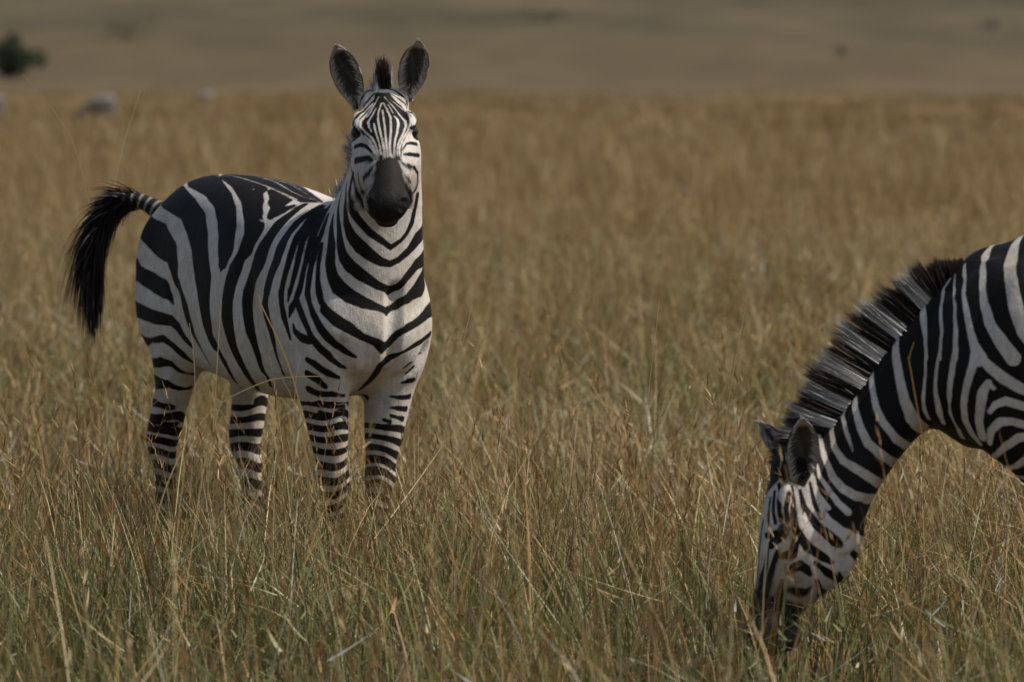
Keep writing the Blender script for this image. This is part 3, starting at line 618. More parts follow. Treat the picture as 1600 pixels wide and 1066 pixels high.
for rows in ([(10, 60, 22), (25, 220, 35), (60, 380, 40), (110, 500, 48), (180, 570, 50)], [(210, 30, 20), (205, 200, 16), (190, 350, 16), (195, 440, 18), (230, 510, 15)], [(310, 20, 22), (280, 180, 24), (275, 330, 24), (300, 460, 28), (330, 540, 20)],
             [(415, 20, 24), (385, 200, 28), (370, 350, 28), (380, 470, 28), (430, 580, 30), (460, 640, 25)], [(550, 40, 36), (530, 150, 34), (490, 280, 30), (470, 400, 30), (480, 520, 32), (530, 620, 34), (580, 680, 25)],
             [(570, 60, 30), (650, 150, 40), (750, 230, 45), (850, 290, 42), (950, 330, 40), (1050, 350, 40)], [(640, 260, 30), (600, 330, 40), (585, 430, 38), (575, 530, 35), (600, 640, 35)], [(640, 262, 22), (680, 300, 16)],
             [(650, 460, 20), (690, 410, 28), (760, 385, 35), (880, 420, 35), (1000, 440, 35)], [(650, 680, 22), (660, 590, 32), (720, 530, 35), (800, 525, 30), (888, 550, 30), (1000, 560, 30)],
             [(680, 770, 25), (760, 700, 32), (850, 640, 34), (960, 620, 32)], [(740, 890, 20), (830, 840, 25), (888, 800, 30), (980, 780, 30)], [(800, 955, 15), (888, 920, 20), (1000, 900, 20)]): b2(rows, False, c12)
S2.capsules([np.array(H2(.215, .1, -.04))], [.028], True, False, hm2)
S2.patch(c13, [(300, 322), (365, 350), (398, 290), (414, 300), (424, 360), (458, 448), (488, 487), (535, 524), (596, 556), (700, 600), (690, 760), (620, 900), (520, 940), (400, 980), (250, 1000), (60, 960), (100, 680), (140, 480), (200, 370), (255, 310)], False, None)
def h2(rows, black=True, only=None): S2.band(c13, rows, black, False, only)
for rows in ([(345, 365, 6), (365, 440, 14), (420, 520, 20), (500, 590, 25), (600, 665, 20)], [(310, 350, 8), (315, 450, 14), (325, 540, 18), (380, 620, 22), (450, 665, 20), (490, 690, 10)], [(275, 310, 9), (295, 390, 13), (285, 440, 13), (290, 500, 12)],
             [(252, 335, 9), (250, 430, 12), (262, 500, 10)], [(232, 370, 8), (226, 440, 11), (235, 510, 10)], [(212, 400, 7), (203, 470, 9), (210, 530, 9)], [(200, 560, 22), (270, 560, 25), (215, 610, 20)], [(330, 590, 16), (310, 650, 22), (260, 660, 12)], [(292, 738, 5), (315, 712, 14), (345, 700, 19), (372, 716, 15), (390, 742, 5)],
             [(415, 690, 8), (480, 740, 16), (535, 780, 22), (515, 812, 14)], [(298, 812, 6), (340, 822, 15), (380, 812, 13), (405, 792, 5)], [(262, 770, 5), (255, 830, 12), (240, 880, 14)], [(390, 330, 6), (410, 420, 10), (440, 490, 7)], 
             [(180, 500, 8), (164, 620, 11), (140, 780, 14), (120, 880, 14)], [(205, 610, 6), (185, 730, 10), (155, 850, 12)], [(235, 650, 6), (215, 740, 11), (195, 820, 11), (190, 880, 10)], [(245, 640, 12), (235, 680, 10)], [(418, 770, 5), (432, 800, 12), (446, 850, 14)], [(520, 735, 5), (532, 770, 10), (540, 810, 8)]): h2(rows)
S2.patch(c13, [(40, 1100), (95, 860), (140, 815), (190, 822), (235, 860), (300, 862), (345, 880), (400, 900), (420, 1100)], True, hm2)
tz = (S2.V - np.array(H2.o)) @ np.array(H2.u) / H2.k; S2.f += hm2 * np.clip((tz - .27) / .06, 0, 1) * (.004 * fnoise(S2.V, 24, 33) + .003); S2.f *= 1 - .6 * hm2 * np.clip((tz - .30) / .06, 0, 1)
b2([(195, 545, 10), (250, 530, 10)], False, c13, hm2)
ears2 = [(at(1254, 770, 16.595), at(1253, 653, 16.51), Vector((.25, -1, .1)), .044), (at(1234, 722, 16.74), at(1189, 660, 16.80), Vector((-.7, -.1, .5)), .024)]
S2.f += np.where(hm2, .0008, .0012)
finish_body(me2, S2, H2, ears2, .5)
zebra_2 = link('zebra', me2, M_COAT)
tag(zebra_2, 'zebra grazing with its head down in the grass, cut off by the frame', 'zebra')
for s in (-1, 1): link('eye', eye_mesh(H2(.215, s * .079, -.038), .018), M_EYE, zebra_2)
for X, Y in ((.485 - .22, -.08), (.485 - .27, .08), (-.5 + .05, -.115), (-.5 + .10, .115)): link('hoof', hoof_mesh(F2, X, Y), M_HOOF, zebra_2)
# ------------------------------------------------------------------ manes, forelock, ear hair, tails (children of their zebra)
from mathutils.kdtree import KDTree
BLK, BRN, WHT = np.array((.010, .008, .008)), np.array((.035, .020, .013)), np.array((.72, .69, .63))
def stripe_at(paint, pts):
    kd = KDTree(len(paint.V))
    for i, v in enumerate(paint.V): kd.insert(v, i)
    kd.balance(); return np.array([paint.f[kd.find(p)[1]] for p in pts])
def mane(name, paint, crest, dirs, lens, n, tipk, spread, parent, depth=.012, width=.0035, clump=26, bands=None):
    """crest / dirs / lens: rows along the neck, hairs grow between them in clumps"""
    c, d, L = np.array([tuple(p) for p in crest]), np.array([tuple(p) for p in dirs]), np.array(lens)
    u = rng.uniform(0, len(c) - 1.0001, n); cl = np.floor(u * clump); u2 = u + (((cl + .5) / clump) - u) * .35
    i = u.astype(int); fr = (u - i)[:, None]; roots = c[i] * (1 - fr) + c[i + 1] * fr
    fv = stripe_at(paint, roots - np.array([tuple(v) for v in dirs])[i] * .0)
    i2 = np.clip(u2.astype(int), 0, len(c) - 2); f2 = (u2 - i2)[:, None]; dd = d[i2] * (1 - f2) + d[i2 + 1] * f2
    jit = np.random.default_rng(3).normal(size=(int(len(c) * clump) + 2, 3))[cl.astype(int)]
    dd = dd + jit * spread + rng.normal(size=(n, 3)) * spread * .55
    ll = (L[i] * (1 - fr[:, 0]) + L[i + 1] * fr[:, 0]) * rng.uniform(.72, 1.05, n) * (1 + .10 * jit[:, 0])
    side = np.array(parent_side[parent.name])[None] * rng.normal(0, depth, n)[:, None]
    blackish = fv > .003
    if bands is not None: blackish = np.abs(u - np.round(u) + rng.normal(0, .022, n)) > bands * np.where((u > 2.4) & (u < len(c) - 2.2), 1, 0)
    rc = np.where(blackish[:, None], BLK, WHT); tc_ = np.where(blackish[:, None], BRN, BRN * 1.0)
    tc_ = np.where((~blackish & (rng.random(n) < tipk))[:, None], WHT * .6, tc_)
    me = hair_mesh(name, roots + side - dd * .02, dd, ll + .02, np.full(n, width), rc, tc_)
    return link(name, me, M_HAIR, parent)
parent_side = {zebra_1.name: F1.l, zebra_2.name: F2.l}
# first zebra: crest runs from between the ears back to the withers
cr1 = [F1(.36, 0, 1.275), F1(.45, -.005, 1.335), F1(.505, -.01, 1.40), F1(.545, -.022, 1.48), F1(.58, -.035, 1.55), H1(-.03, 0, .0), H1(.01, 0, .018)]
dr1 = [(-.2, .35, .9), (-.3, .5, .8), (-.8, .45, .45), (-.25, .7, .6), (-.1, .6, .8), (-.02, .3, 1), (-.03, .1, 1)]
mane('mane', S1, cr1, dr1, [.03, .045, .088, .045, .045, .06, .05], 5200, .4, .09, zebra_1)
def forelock(Hd, parent, n, L, up):
    r0 = np.array([tuple(Hd(rng.uniform(-.015, .028), rng.normal(0, .0075), .008)) for _ in range(n)])
    d0 = np.array(up)[None] + rng.normal(size=(n, 3)) * .085
    link('forelock', hair_mesh('forelock', r0, d0, L * rng.uniform(.6, 1.05, n), np.full(n, .0035), np.tile(BLK, (n, 1)), np.tile(BRN, (n, 1))), M_HAIR, parent)
forelock(H1, zebra_1, 650, .098, (-.03, -.1, 1))
def ear_hair(ears, parent, n=520):
    P, D, Lh, Cc = [], [], [], []
    for base, tip, nrm, half in ears:
        a = tip - base; L = a.length; a = a / L; nn = (nrm - a * nrm.dot(a)).normalized(); b = a.cross(nn)
        for _ in range(n):
            t = rng.uniform(.05, .98); q = rng.choice((-1, 1)) * (1 - abs(rng.normal(0, .30))); q = max(-1, min(1, q))
            wd = np.interp(t, (0, .12, .28, .45, .62, .76, .87, 1), (.42, .52, .80, .98, 1, .86, .60, .1))
            p = base + a * (L * t) + b * (q * wd * half * .97) - nn * (.032 * (1 - q * q) * min(1, wd * 1.1) - .003)
            d = -b * q * .7 + a * .8 + nn * .35
            P.append(tuple(p)); D.append(tuple(d)); Lh.append(rng.uniform(.012, .03)); g = rng.uniform(.45, .75) if (abs(q) > .8 or t < .2) else rng.uniform(.03, .22); g = .5 if t > .86 else g; Cc.append((g, g * .94, g * .88))
    Cc = np.array(Cc); link('ear_hair', hair_mesh('ear_hair', P, np.array(D) + rng.normal(size=(len(P), 3)) * .15, np.array(Lh), np.full(len(P), .002), Cc, Cc * .9, seg=3), M_HAIR, parent)
ear_hair(ears1, zebra_1); ear_hair(ears2, zebra_2)
# second zebra: upright mane along the bent neck
cp = [(1503, 412), (1490, 432), (1469, 448), (1449, 468), (1402, 517), (1371, 551), (1342, 594), (1315, 630), (1296, 660), (1276, 684), (1252, 708), (1232, 718)]
dp = [(-.1, 1), (-.25, 1), (-.45, 1), (-.8, .75), (-.85, .60), (-.86, .55), (-.88, .45), (-.9, .38), (-.93, .30), (-.95, .25), (-.97, .05), (-1, -.25)]
lp = [.012, .045, .075, .10, .118, .122, .122, .118, .112, .10, .075, .05]
cr2 = [at(x, y, 16.72 if i < 6 else 16.69) for i, (x, y) in enumerate(cp)]
mane('mane', S2, cr2, [(a, .05, b) for a, b in dp], lp, 30000, .6, .055, zebra_2, depth=.012, width=.0021, clump=34, bands=.24)
# tails
def tail(pts, rad, parent, dockcol, hair):
    K = cr([(*p, r) for p, r in zip(pts, rad)], 5); bm = bmesh.new(); rings = []
    for i, row in enumerate(K):
        p = Vector(row[:3]); tn = (Vector(K[min(i + 1, len(K) - 1)][:3]) - Vector(K[max(i - 1, 0)][:3])).normalized()
        a = tn.cross(Vector((0, 1, 0))).normalized(); b = tn.cross(a)
        rings.append([bm.verts.new(p + (a * math.cos(x) + b * math.sin(x)) * row[3]) for x in np.linspace(0, 2 * math.pi, 14, endpoint=False)])
    for i in range(len(rings) - 1):
        for j in range(14): bm.faces.new((rings[i][j], rings[i][(j + 1) % 14], rings[i + 1][(j + 1) % 14], rings[i + 1][j]))
    bm.faces.new(rings[0][::-1]); bm.faces.new(rings[-1]); bmesh.ops.recalc_face_normals(bm, faces=bm.faces)
    me = bpy.data.meshes.new('tail'); bm.to_mesh(me); bm.free(); n = len(K) * 14
    f = np.repeat([.02 if math.sin(i * 2.1) > -.45 or i > 14 else -.02 for i in range(len(K))], 14)
    put_attr(me, 'stripe', f, 'FLOAT'); put_attr(me, 'pale', np.tile((.24, .225, .2), (n, 1)), 'FLOAT_COLOR'); put_attr(me, 'dark', np.tile((.012, .011, .011), (n, 1)), 'FLOAT_COLOR')
    t = link('tail', me, M_COAT, parent)
    link('tail_tuft', hair, M_HAIR, t)
TY = 20.5 + .81 * .655
tp = [at(252, 332, TY - .02), at(232, 320, TY), at(212, 312, TY + .01), at(192, 312, TY + .02), at(172, 326, TY + .03), at(156, 356, TY + .03), at(146, 400, TY + .03)]
n = 3900; u = rng.uniform(.22, 1, n) ** 1.0; K = cr([tuple(p) for p in tp], 8); idx = u * (len(K) - 1.001); i0 = idx.astype(int); fr = (idx - i0)[:, None]
roots = K[i0] * (1 - fr) + K[i0 + 1] * fr
# every hair leaves along the dock and then falls; outer hairs of the bend are shorter and stick out
gl = at(0, 100, TY).z - at(0, 0, TY).z
tan = K[i0 + 1] - K[i0]; tan /= np.linalg.norm(tan, axis=1)[:, None]
top = rng.random(n) < .18
d0 = tan * 1.0 + rng.normal(size=(n, 3)) * np.where(top, .2, .09)[:, None] + np.where(top[:, None], np.array((-.25, 0, .3)), np.array((.1, 0, -.45)))
ends = np.stack([rng.normal(130, 7, n) - 12 * (1 - u), np.minimum(552, rng.normal(490, 50, n)), np.full(n, TY)], 1)
lens = np.where(top, rng.uniform(.06, .16, n), np.clip((ends[:, 1] - project(roots)[:, 1]) / FPX * TY, .08, .5) * rng.uniform(.75, 1.02, n))
roots2 = roots + rng.normal(size=(n, 3)) * .008
# two-piece fall: direction bends to straight down over the hair's length
seg = 7; V = np.zeros((n, seg * 2 + 1, 3)); Cc = np.zeros((n, seg * 2 + 1, 3)); pos = roots2.copy(); d = d0 / np.linalg.norm(d0, axis=1)[:, None]
sidev = np.cross(d, rng.normal(size=(n, 3))); sidev /= np.linalg.norm(sidev, axis=1)[:, None]; gr = np.array((.03, 0, -1)) + np.stack([rng.normal(0, .035, n), rng.normal(0, .06, n), np.zeros(n)], 1)
tipc = np.where((rng.random(n) < .5)[:, None], BRN * 1.1, BLK); graych = np.where((rng.random(n) < .12) & top, 1, 0)[:, None]
for i in range(seg + 1):
    q = i / seg; wd = .0042 * (1 - q ** 2.2); col = (BLK * (1 - q) + tipc * q) * (1 - graych) + graych * np.array((.12, .12, .12))
    if i < seg: V[:, 2 * i] = pos - sidev * wd / 2; V[:, 2 * i + 1] = pos + sidev * wd / 2; Cc[:, 2 * i] = Cc[:, 2 * i + 1] = col
    else: V[:, 2 * seg] = pos; Cc[:, 2 * seg] = col
    pos = pos + d * (lens / seg)[:, None]; d = d + gr * np.where(top, .12, .42)[:, None]; d /= np.linalg.norm(d, axis=1)[:, None]
tail(tp, [.034, .027, .023, .021, .019, .015, .008], zebra_1, None, ribbon_mesh('tail_tuft', V, Cc, seg, 'tint'))
tp2 = [F2(-.62, 0, 1.19), F2(-.70, 0, 1.14), F2(-.725, 0, 1.02), F2(-.72, 0, .9), F2(-.71, 0, .78), F2(-.70, 0, .70)]
n = 900; u = rng.uniform(.45, 1, n); K = cr([tuple(p) for p in tp2], 6); idx = u * (len(K) - 1.001); i0 = idx.astype(int)
tail(tp2, [.034, .028, .024, .02, .015, .008], zebra_2, None, hair_mesh('tail_tuft', K[i0] + rng.normal(size=(n, 3)) * .01, np.array((0, 0, -1.0)) + rng.normal(size=(n, 3)) * .10, rng.uniform(.2, .42, n), np.full(n, .005), np.tile(BLK, (n, 1)), np.tile(BRN, (n, 1))))
# ------------------------------------------------------------------ ground and hill
def grid(name, xs, ys, zf, mat):
    X, Y = np.meshgrid(xs, ys); V = np.stack([X.ravel(), Y.ravel(), zf(X.ravel(), Y.ravel())], 1); nx, ny = len(xs), len(ys)
    i = np.arange(ny - 1)[:, None] * nx + np.arange(nx - 1)[None]; i = i.ravel(); Fq = np.stack([i, i + 1, i + nx + 1, i + nx], 1)
    me = bpy.data.meshes.new(name); me.from_pydata(V.tolist(), [], Fq.tolist()); me.update()
    return tag(link(name, me, mat), kind='structure')
def earth(name, stops, s1, s2, foot=None):
    m, t, b = new_mat(name); g = t.nodes.new('ShaderNodeNewGeometry'); mp = t.nodes.new('ShaderNodeMapping'); t.links.new(g.outputs['Position'], mp.inputs[0])
    mp.inputs['Scale'].default_value = s1
    a = noise(t, 1.0, 6, 0.6, mp.outputs[0]).outputs['Fac']; mp2 = t.nodes.new('ShaderNodeMapping'); t.links.new(g.outputs['Position'], mp2.inputs[0]); mp2.inputs['Scale'].default_value = s2
    c = noise(t, 1.0, 5, 0.65, mp2.outputs[0]).outputs['Fac']
    base = ramp(t, a, stops)
    if foot:                                    # the foot of the slope carries the same dry grass as the field
        sx = t.nodes.new('ShaderNodeSeparateXYZ'); t.links.new(g.outputs['Position'], sx.inputs[0])
        k = math_node(t, 'ADD', math_node(t, 'DIVIDE', math_node(t, 'SUBTRACT', sx.outputs['Y'], 690), 420), math_node(t, 'MULTIPLY', math_node(t, 'SUBTRACT', a, .5), 2.4), clamp=True)
        base = mix(t, k, foot, base)
    col = mix(t, 0.6, base, ramp(t, c, [(0.3, (.55, .55, .55)), (0.7, (1.25, 1.2, 1.15))]), 'MULTIPLY')
    t.links.new(col, b.inputs['Base Color']); b.inputs['Roughness'].default_value = 0.95; b.inputs['Specular IOR Level'].default_value = 0.05
    return m
M_GROUND = earth('dry_field', [(0.3, (.13, .085, .042)), (0.5, (.20, .13, .062)), (0.7, (.24, .16, .078))], (.05, .012, .05), (1.3, .5, 1))
M_HILL = earth('hillside', [(0.32, (.060, .053, .031)), (0.48, (.083, .068, .040)), (0.62, (.106, .083, .048)), (0.75, (.070, .062, .037))], (.012, .0045, .012), (.05, .012, .03), (.122, .090, .050))
def ground_z(x, y): return np.clip((y - 60) / 200, 0, 1) * .7 * fnoise(np.stack([x, y * .5], 1), .016, 5) + np.clip((y - 45) / 40, 0, 1) * .06 * fnoise(np.stack([x, y], 1), .12, 6) - np.clip((y - 700) * .004, 0, 2)
gy = np.concatenate([np.linspace(-40, 60, 60), np.linspace(63, 950, 260)])
grid('ground', np.linspace(-260, 260, 200), gy, ground_z, M_GROUND)
def hill_z(x, y): return -3 + np.clip(y - 690, 0, None) * .034 + 2.2 * fnoise(np.stack([x, y], 1), .0035, 8) * np.clip((y - 690) / 300, 0, 1) + .004 * x * np.clip((y - 690) / 600, 0, 1)
grid('hill', np.linspace(-900, 900, 120), np.linspace(690, 4200, 140), hill_z, M_HILL)

# ------------------------------------------------------------------ grass
def grass_material(name, trans=.35):
    m = bpy.data.materials.new(name); m.use_nodes = True; t = m.node_tree; t.nodes.remove(t.nodes['Principled BSDF'])
    col = attr(t, 'tint').outputs['Color']; d = t.nodes.new('ShaderNodeBsdfDiffuse'); tr = t.nodes.new('ShaderNodeBsdfTranslucent'); gl = t.nodes.new('ShaderNodeBsdfGlossy')
    gl.inputs['Roughness'].default_value = .5; gl.inputs['Color'].default_value = (.6, .55, .45, 1)
    t.links.new(col, d.inputs[0]); t.links.new(mix(t, 1.0, col, (1.0, .95, .7), 'MULTIPLY'), tr.inputs[0])
    mx = t.nodes.new('ShaderNodeMixShader'); mx.inputs[0].default_value = trans; t.links.new(d.outputs[0], mx.inputs[1]); t.links.new(tr.outputs[0], mx.inputs[2])
    m2 = t.nodes.new('ShaderNodeMixShader'); m2.inputs[0].default_value = .045; t.links.new(mx.outputs[0], m2.inputs[1]); t.links.new(gl.outputs[0], m2.inputs[2])
    t.links.new(m2.outputs[0], t.nodes['Material Output'].inputs[0]); return m
M_GRASS = grass_material('grass_blades', .22)
def scatter(n, y0, y1, k=.108, c=1.0):
    y = np.sqrt(rng.uniform(0, 1, n) * ((k * y1 + c) ** 2 - (k * y0 + c) ** 2) + (k * y0 + c) ** 2); y = (y - c) / k
    return np.stack([rng.uniform(-1, 1, n) * (k * y + c), y], 1)
def ribbons(base, z0, h, wdt, lean, az, curve, c0, c1, seg=4):
    """blades: start height, length, width, first lean from vertical, direction, further bend"""
    n = len(base); V = np.zeros((n, 2 * seg + 1, 3)); Cc = np.zeros((n, 2 * seg + 1, 3)); pos = np.column_stack([base, z0])
    fa = az + math.pi / 2 + rng.normal(0, .7, n); sd = np.stack([np.cos(fa), np.sin(fa), np.zeros(n)], 1)
    for i in range(seg + 1):
        u = i / seg; a = lean + curve * u; col = c0 * (1 - u) + c1 * u; w_ = (wdt * (1 - .85 * u ** 2))[:, None] / 2
        if i < seg: V[:, 2 * i] = pos - sd * w_; V[:, 2 * i + 1] = pos + sd * w_; Cc[:, 2 * i] = Cc[:, 2 * i + 1] = col
        else: V[:, 2 * seg] = pos; Cc[:, 2 * seg] = col
        pos = pos + np.stack([np.sin(a) * np.cos(az), np.sin(a) * np.sin(az), np.cos(a)], 1) * (h / seg)[:, None]
        pos[:, 2] = np.maximum(pos[:, 2], np.minimum(z0, 0) + .012)
    return V, Cc
PALE = np.array([(.44, .31, .14), (.31, .20, .075), (.70, .55, .32), (.14, .078, .03), (.40, .27, .115), (.20, .12, .045)])
GREEN = np.array([(.068, .102, .034), (.10, .125, .04), (.045, .078, .027), (.125, .132, .05)])
RUST = np.array([(.23, .105, .04), (.19, .088, .035), (.30, .15, .055)])
def pick(pal, n): return pal[rng.integers(0, len(pal), n)] * rng.uniform(.75, 1.2, (n, 1))
def field(y0, y1, per_m2, tuft, hs, ws, greens, seg=4, frac_flat=.14):
    inner = patch(y0, y1, per_m2, tuft, hs, ws, greens, seg, frac_flat)
    outer = patch(y0, y1, per_m2 * .30, tuft, hs, (ws[0] * 1.7, ws[1] * 1.7), greens, seg, frac_flat, .30, 3.2)   # thinner to either side
    return join([inner, outer])
def patch(y0, y1, per_m2, tuft, hs, ws, greens, seg, frac_flat, k=.108, c=1.0):
    area = k * (y1 ** 2 - y0 ** 2) + 2 * c * (y1 - y0); nt = int(area * per_m2 / tuft); tc = scatter(nt, y0, y1, k, c)
    if c > 1: tc = tc[np.abs(tc[:, 0]) > .108 * tc[:, 1] + .9]; nt = len(tc)
    dens = fnoise(tc, .5, 11); keep = rng.random(nt) < np.clip(.62 + .55 * dens, .22, 1); tc = tc[keep]; nt = len(tc)
    th = np.clip(1 + .34 * fnoise(tc, .45, 12) + rng.normal(0, .16, nt), .5, 1.6)
    gk = np.clip(greens(tc) + .30 * fnoise(tc, .33, 13) + .26 * fnoise(tc, .10, 15) + rng.normal(0, .16, nt), 0, .95)
    i = np.repeat(np.arange(nt), tuft); n = len(i); r = tuft_r = .05 + .05 * ws[1] / .005
    base = tc[i] + rng.normal(size=(n, 2)) * r
    g = rng.random(n) < gk[i] * .8
    flat = rng.random(n) < frac_flat; tone = np.exp(rng.normal(0, .30, nt))[i][:, None]
    h = np.where(g, rng.uniform(hs[0], hs[0] + (hs[1] - hs[0]) * .75, n), rng.uniform(hs[0], hs[1], n) ** 1.0) * th[i]
    h = h * np.where((base[:, 0] > .25) & (base[:, 0] < 1.05) & (base[:, 1] > 13.6) & (base[:, 1] < 16.75), .62, 1)   # cropped where the second zebra grazes
    lean = np.abs(rng.normal(0, .26, n)); curve = rng.uniform(.1, 1.3, n) * np.where(g, 1.0, .8)
    lean = np.where(flat, rng.uniform(.9, 1.5, n), lean); curve = np.where(flat, rng.normal(0, .25, n), curve); z0 = np.where(flat, rng.uniform(.02, .28, n), 0)
    if y0 > 30: z0 = z0 + ground_z(base[:, 0], base[:, 1])
    az = rng.uniform(0, 2 * math.pi, n)
    base_c = np.where(g[:, None], pick(GREEN, n), pick(PALE, n) * .72); tipc = np.where(g[:, None], base_c * .85 + pick(PALE, n) * .2, pick(PALE, n)); br = flat & ~g & (rng.random(n) < .35); base_c[br] = pick(PALE[2:3], br.sum()) * 1.1; tipc[br] = base_c[br]
    rus = (~g) & (rng.random(n) < np.clip(.16 + .16 * fnoise(tc, .4, 14), .03, .5)[i]); tipc[rus] = pick(RUST, rus.sum())
    base_c = np.minimum(base_c * tone, .58); tipc = np.minimum(tipc * tone, .58); wd = rng.uniform(ws[0], ws[1], n) * np.where(rng.random(n) < .15, 1.8, 1)
    return ribbons(base, z0, h, wd, lean, az, curve, base_c, tipc, seg)
def stand(x0, x1, y0, y1, n, hs):                # a thicker clump of grass in front of the first zebra's feet
    b = np.stack([rng.uniform(x0, x1, n), rng.uniform(y0, y1, n)], 1); g = rng.random(n) < .38; h = rng.uniform(hs[0], hs[1], n) * np.clip(1 + .3 * fnoise(b, 1.3, 40), .5, 1.5)
    c0 = np.where(g[:, None], pick(GREEN, n), pick(PALE, n) * .75); c1 = np.where(g[:, None], c0, pick(PALE, n))
    return ribbons(b, np.zeros(n), h, rng.uniform(.002, .005, n), np.abs(rng.normal(0, .3, n)), rng.uniform(0, 6.28, n), rng.uniform(.1, 1.3, n), c0, c1, 4)
def join(parts): return np.concatenate([p[0] for p in parts]), np.concatenate([p[1] for p in parts])
near_green = lambda p: .74 - .026 * (p[:, 1] - 13) + .18 * np.exp(-((p[:, 0] - .9) ** 2 + (p[:, 1] - 15.5) ** 2) / 1.2)
mid_green = lambda p: np.clip(.60 - .005 * (p[:, 1] - 24), .26, 1)
a = join([field(10.5, 25, 900, 22, (.18, .52), (.0020, .0050), near_green, frac_flat=.08), field(10.5, 25, 1000, 16, (.05, .19), (.0024, .0062), lambda p: near_green(p) + .12, frac_flat=.5),
          stand(-1.7, .35, 18.3, 20.3, 2600, (.28, .55)), stand(-1.8, -.3, 19.6, 21.0, 1500, (.25, .5)), field(25, 62, 360, 14, (.14, .50), (.0026, .006), mid_green, frac_flat=.08), field(25, 62, 280, 10, (.08, .24), (.003, .008), mid_green, frac_flat=.5)])
tag(link('grass', ribbon_mesh('grass', a[0], a[1], 4, 'tint'), M_GRASS, None, False), kind='stuff')
def tussocks(y0, y1, n, k=.108, c=1.0):                         # taller rusty tussocks standing out of the mid field
    tc = scatter(n, y0, y1, k, c); tc = tc[fnoise(tc, .09, 51) > .15]; i = np.repeat(np.arange(len(tc)), 46); m = len(i)
    H = rng.uniform(.45, .95, len(tc)) * np.where(tc[:, 1] > 155, rng.uniform(.5, 1.5, len(tc)), 1); b = tc[i] + rng.normal(size=(m, 2)) * (.22 * np.clip(tc[i, 1] / 120, 1, 4))[:, None]; rust = rng.random(m) < .2
    c1 = np.where(rust[:, None], pick(RUST, m) * 1.1, pick(PALE[:5], m)) ; sc = np.clip(tc[:, 1] / 40, 1, 9)[i]; haze = np.where(tc[i, 1] > 155, .80, .95)[:, None]  # far tussocks dulled: distance haze put into their colour
    return ribbons(b, ground_z(b[:, 0], b[:, 1]), H[i] * rng.uniform(.6, 1.05, m), rng.uniform(.003, .006, m) * sc, np.abs(rng.normal(0, .16, m)), rng.uniform(0, 6.28, m), rng.uniform(.05, .6, m), c1 * .7 * haze, c1 * haze * np.array((1.0, 1.06, 1.08)), 3)
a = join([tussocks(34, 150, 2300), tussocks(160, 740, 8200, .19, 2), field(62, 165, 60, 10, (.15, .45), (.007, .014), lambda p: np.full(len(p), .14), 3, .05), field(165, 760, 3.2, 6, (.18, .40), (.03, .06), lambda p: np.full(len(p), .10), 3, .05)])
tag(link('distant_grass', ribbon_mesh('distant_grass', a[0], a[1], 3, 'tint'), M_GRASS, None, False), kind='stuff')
# tall seeding stalks
def outside(p, F): q = F.local(np.column_stack([p, np.zeros(len(p))])); return ~((np.abs(q[:, 0]) < 1.15) & (np.abs(q[:, 1]) < .42))
def stalks(y0, y1, per_m2, wk):
    n = int((.108 * (y1 ** 2 - y0 ** 2) + 2 * (y1 - y0)) * per_m2); b = scatter(n, y0, y1); b = b[outside(b, F1) & outside(b, F2)]
    b = b[rng.random(len(b)) < np.clip(.55 + .6 * fnoise(b, .25, 21), .15, 1)]
    n = len(b); h = rng.uniform(.40, .88, n); az = rng.uniform(0, 2 * math.pi, n); lean = np.abs(rng.normal(0, .22, n)); cv = rng.uniform(.05, .9, n)
    c0, c1 = pick(PALE, n) * .85, pick(PALE, n) * 1.1; S = ribbons(b, ground_z(b[:, 0], b[:, 1]), h, np.full(n, .0026 * wk), lean, az, cv, c0, c1, 4)
    S[0][:, 7] = S[0][:, 6] + (S[0][:, 7] - S[0][:, 6]) * 1.0
    mid = (S[0][:, 6] + S[0][:, 7]) / 2; top = S[0][:, 8]; k = 9; i = np.repeat(np.arange(n), k); u = rng.uniform(.05, 1, len(i))[:, None]
    P = mid[i] * (1 - u) + top[i] * u; m = len(i); L = rng.uniform(.022, .045, m)
    c = np.where((rng.random(n) < .5)[i][:, None], pick(RUST, m), pick(PALE, m))
    V, Cc = ribbons(P[:, :2], P[:, 2], L, np.full(m, .0034 * wk), np.abs(rng.normal(.5, .35, m)) + .3 * lean[i], az[i] + rng.normal(0, 1.2, m), rng.uniform(0, .5, m), c * .9, c, 4)
    return join([S, (V, Cc)])
def hand_stalk(pts, y, wd=.0034, c=(.62, .47, .25)):
    K = cr([tuple(at(px, py, y + dy)) for px, py, dy in pts], 6); n = len(K) - 1; V = np.zeros((n, 9, 3)); Cc = np.tile(np.array(c) * rng.uniform(.9, 1.1), (n, 9, 1))
    for i in range(n):
        ww = wd * (1 - .5 * i / n) / 2; s = np.array((1, .3, .4)); s = s / np.linalg.norm(s); a_, b_ = K[i], K[i + 1]
        tn = (b_ - a_) / np.linalg.norm(b_ - a_); s = np.cross(tn, (0, 1, 0)); s /= np.linalg.norm(s)
        for q in range(4): p = a_ + (b_ - a_) * q / 3.0; V[i, 2 * q] = p - s * ww; V[i, 2 * q + 1] = p + s * ww
        V[i, 8] = b_
    return V, Cc
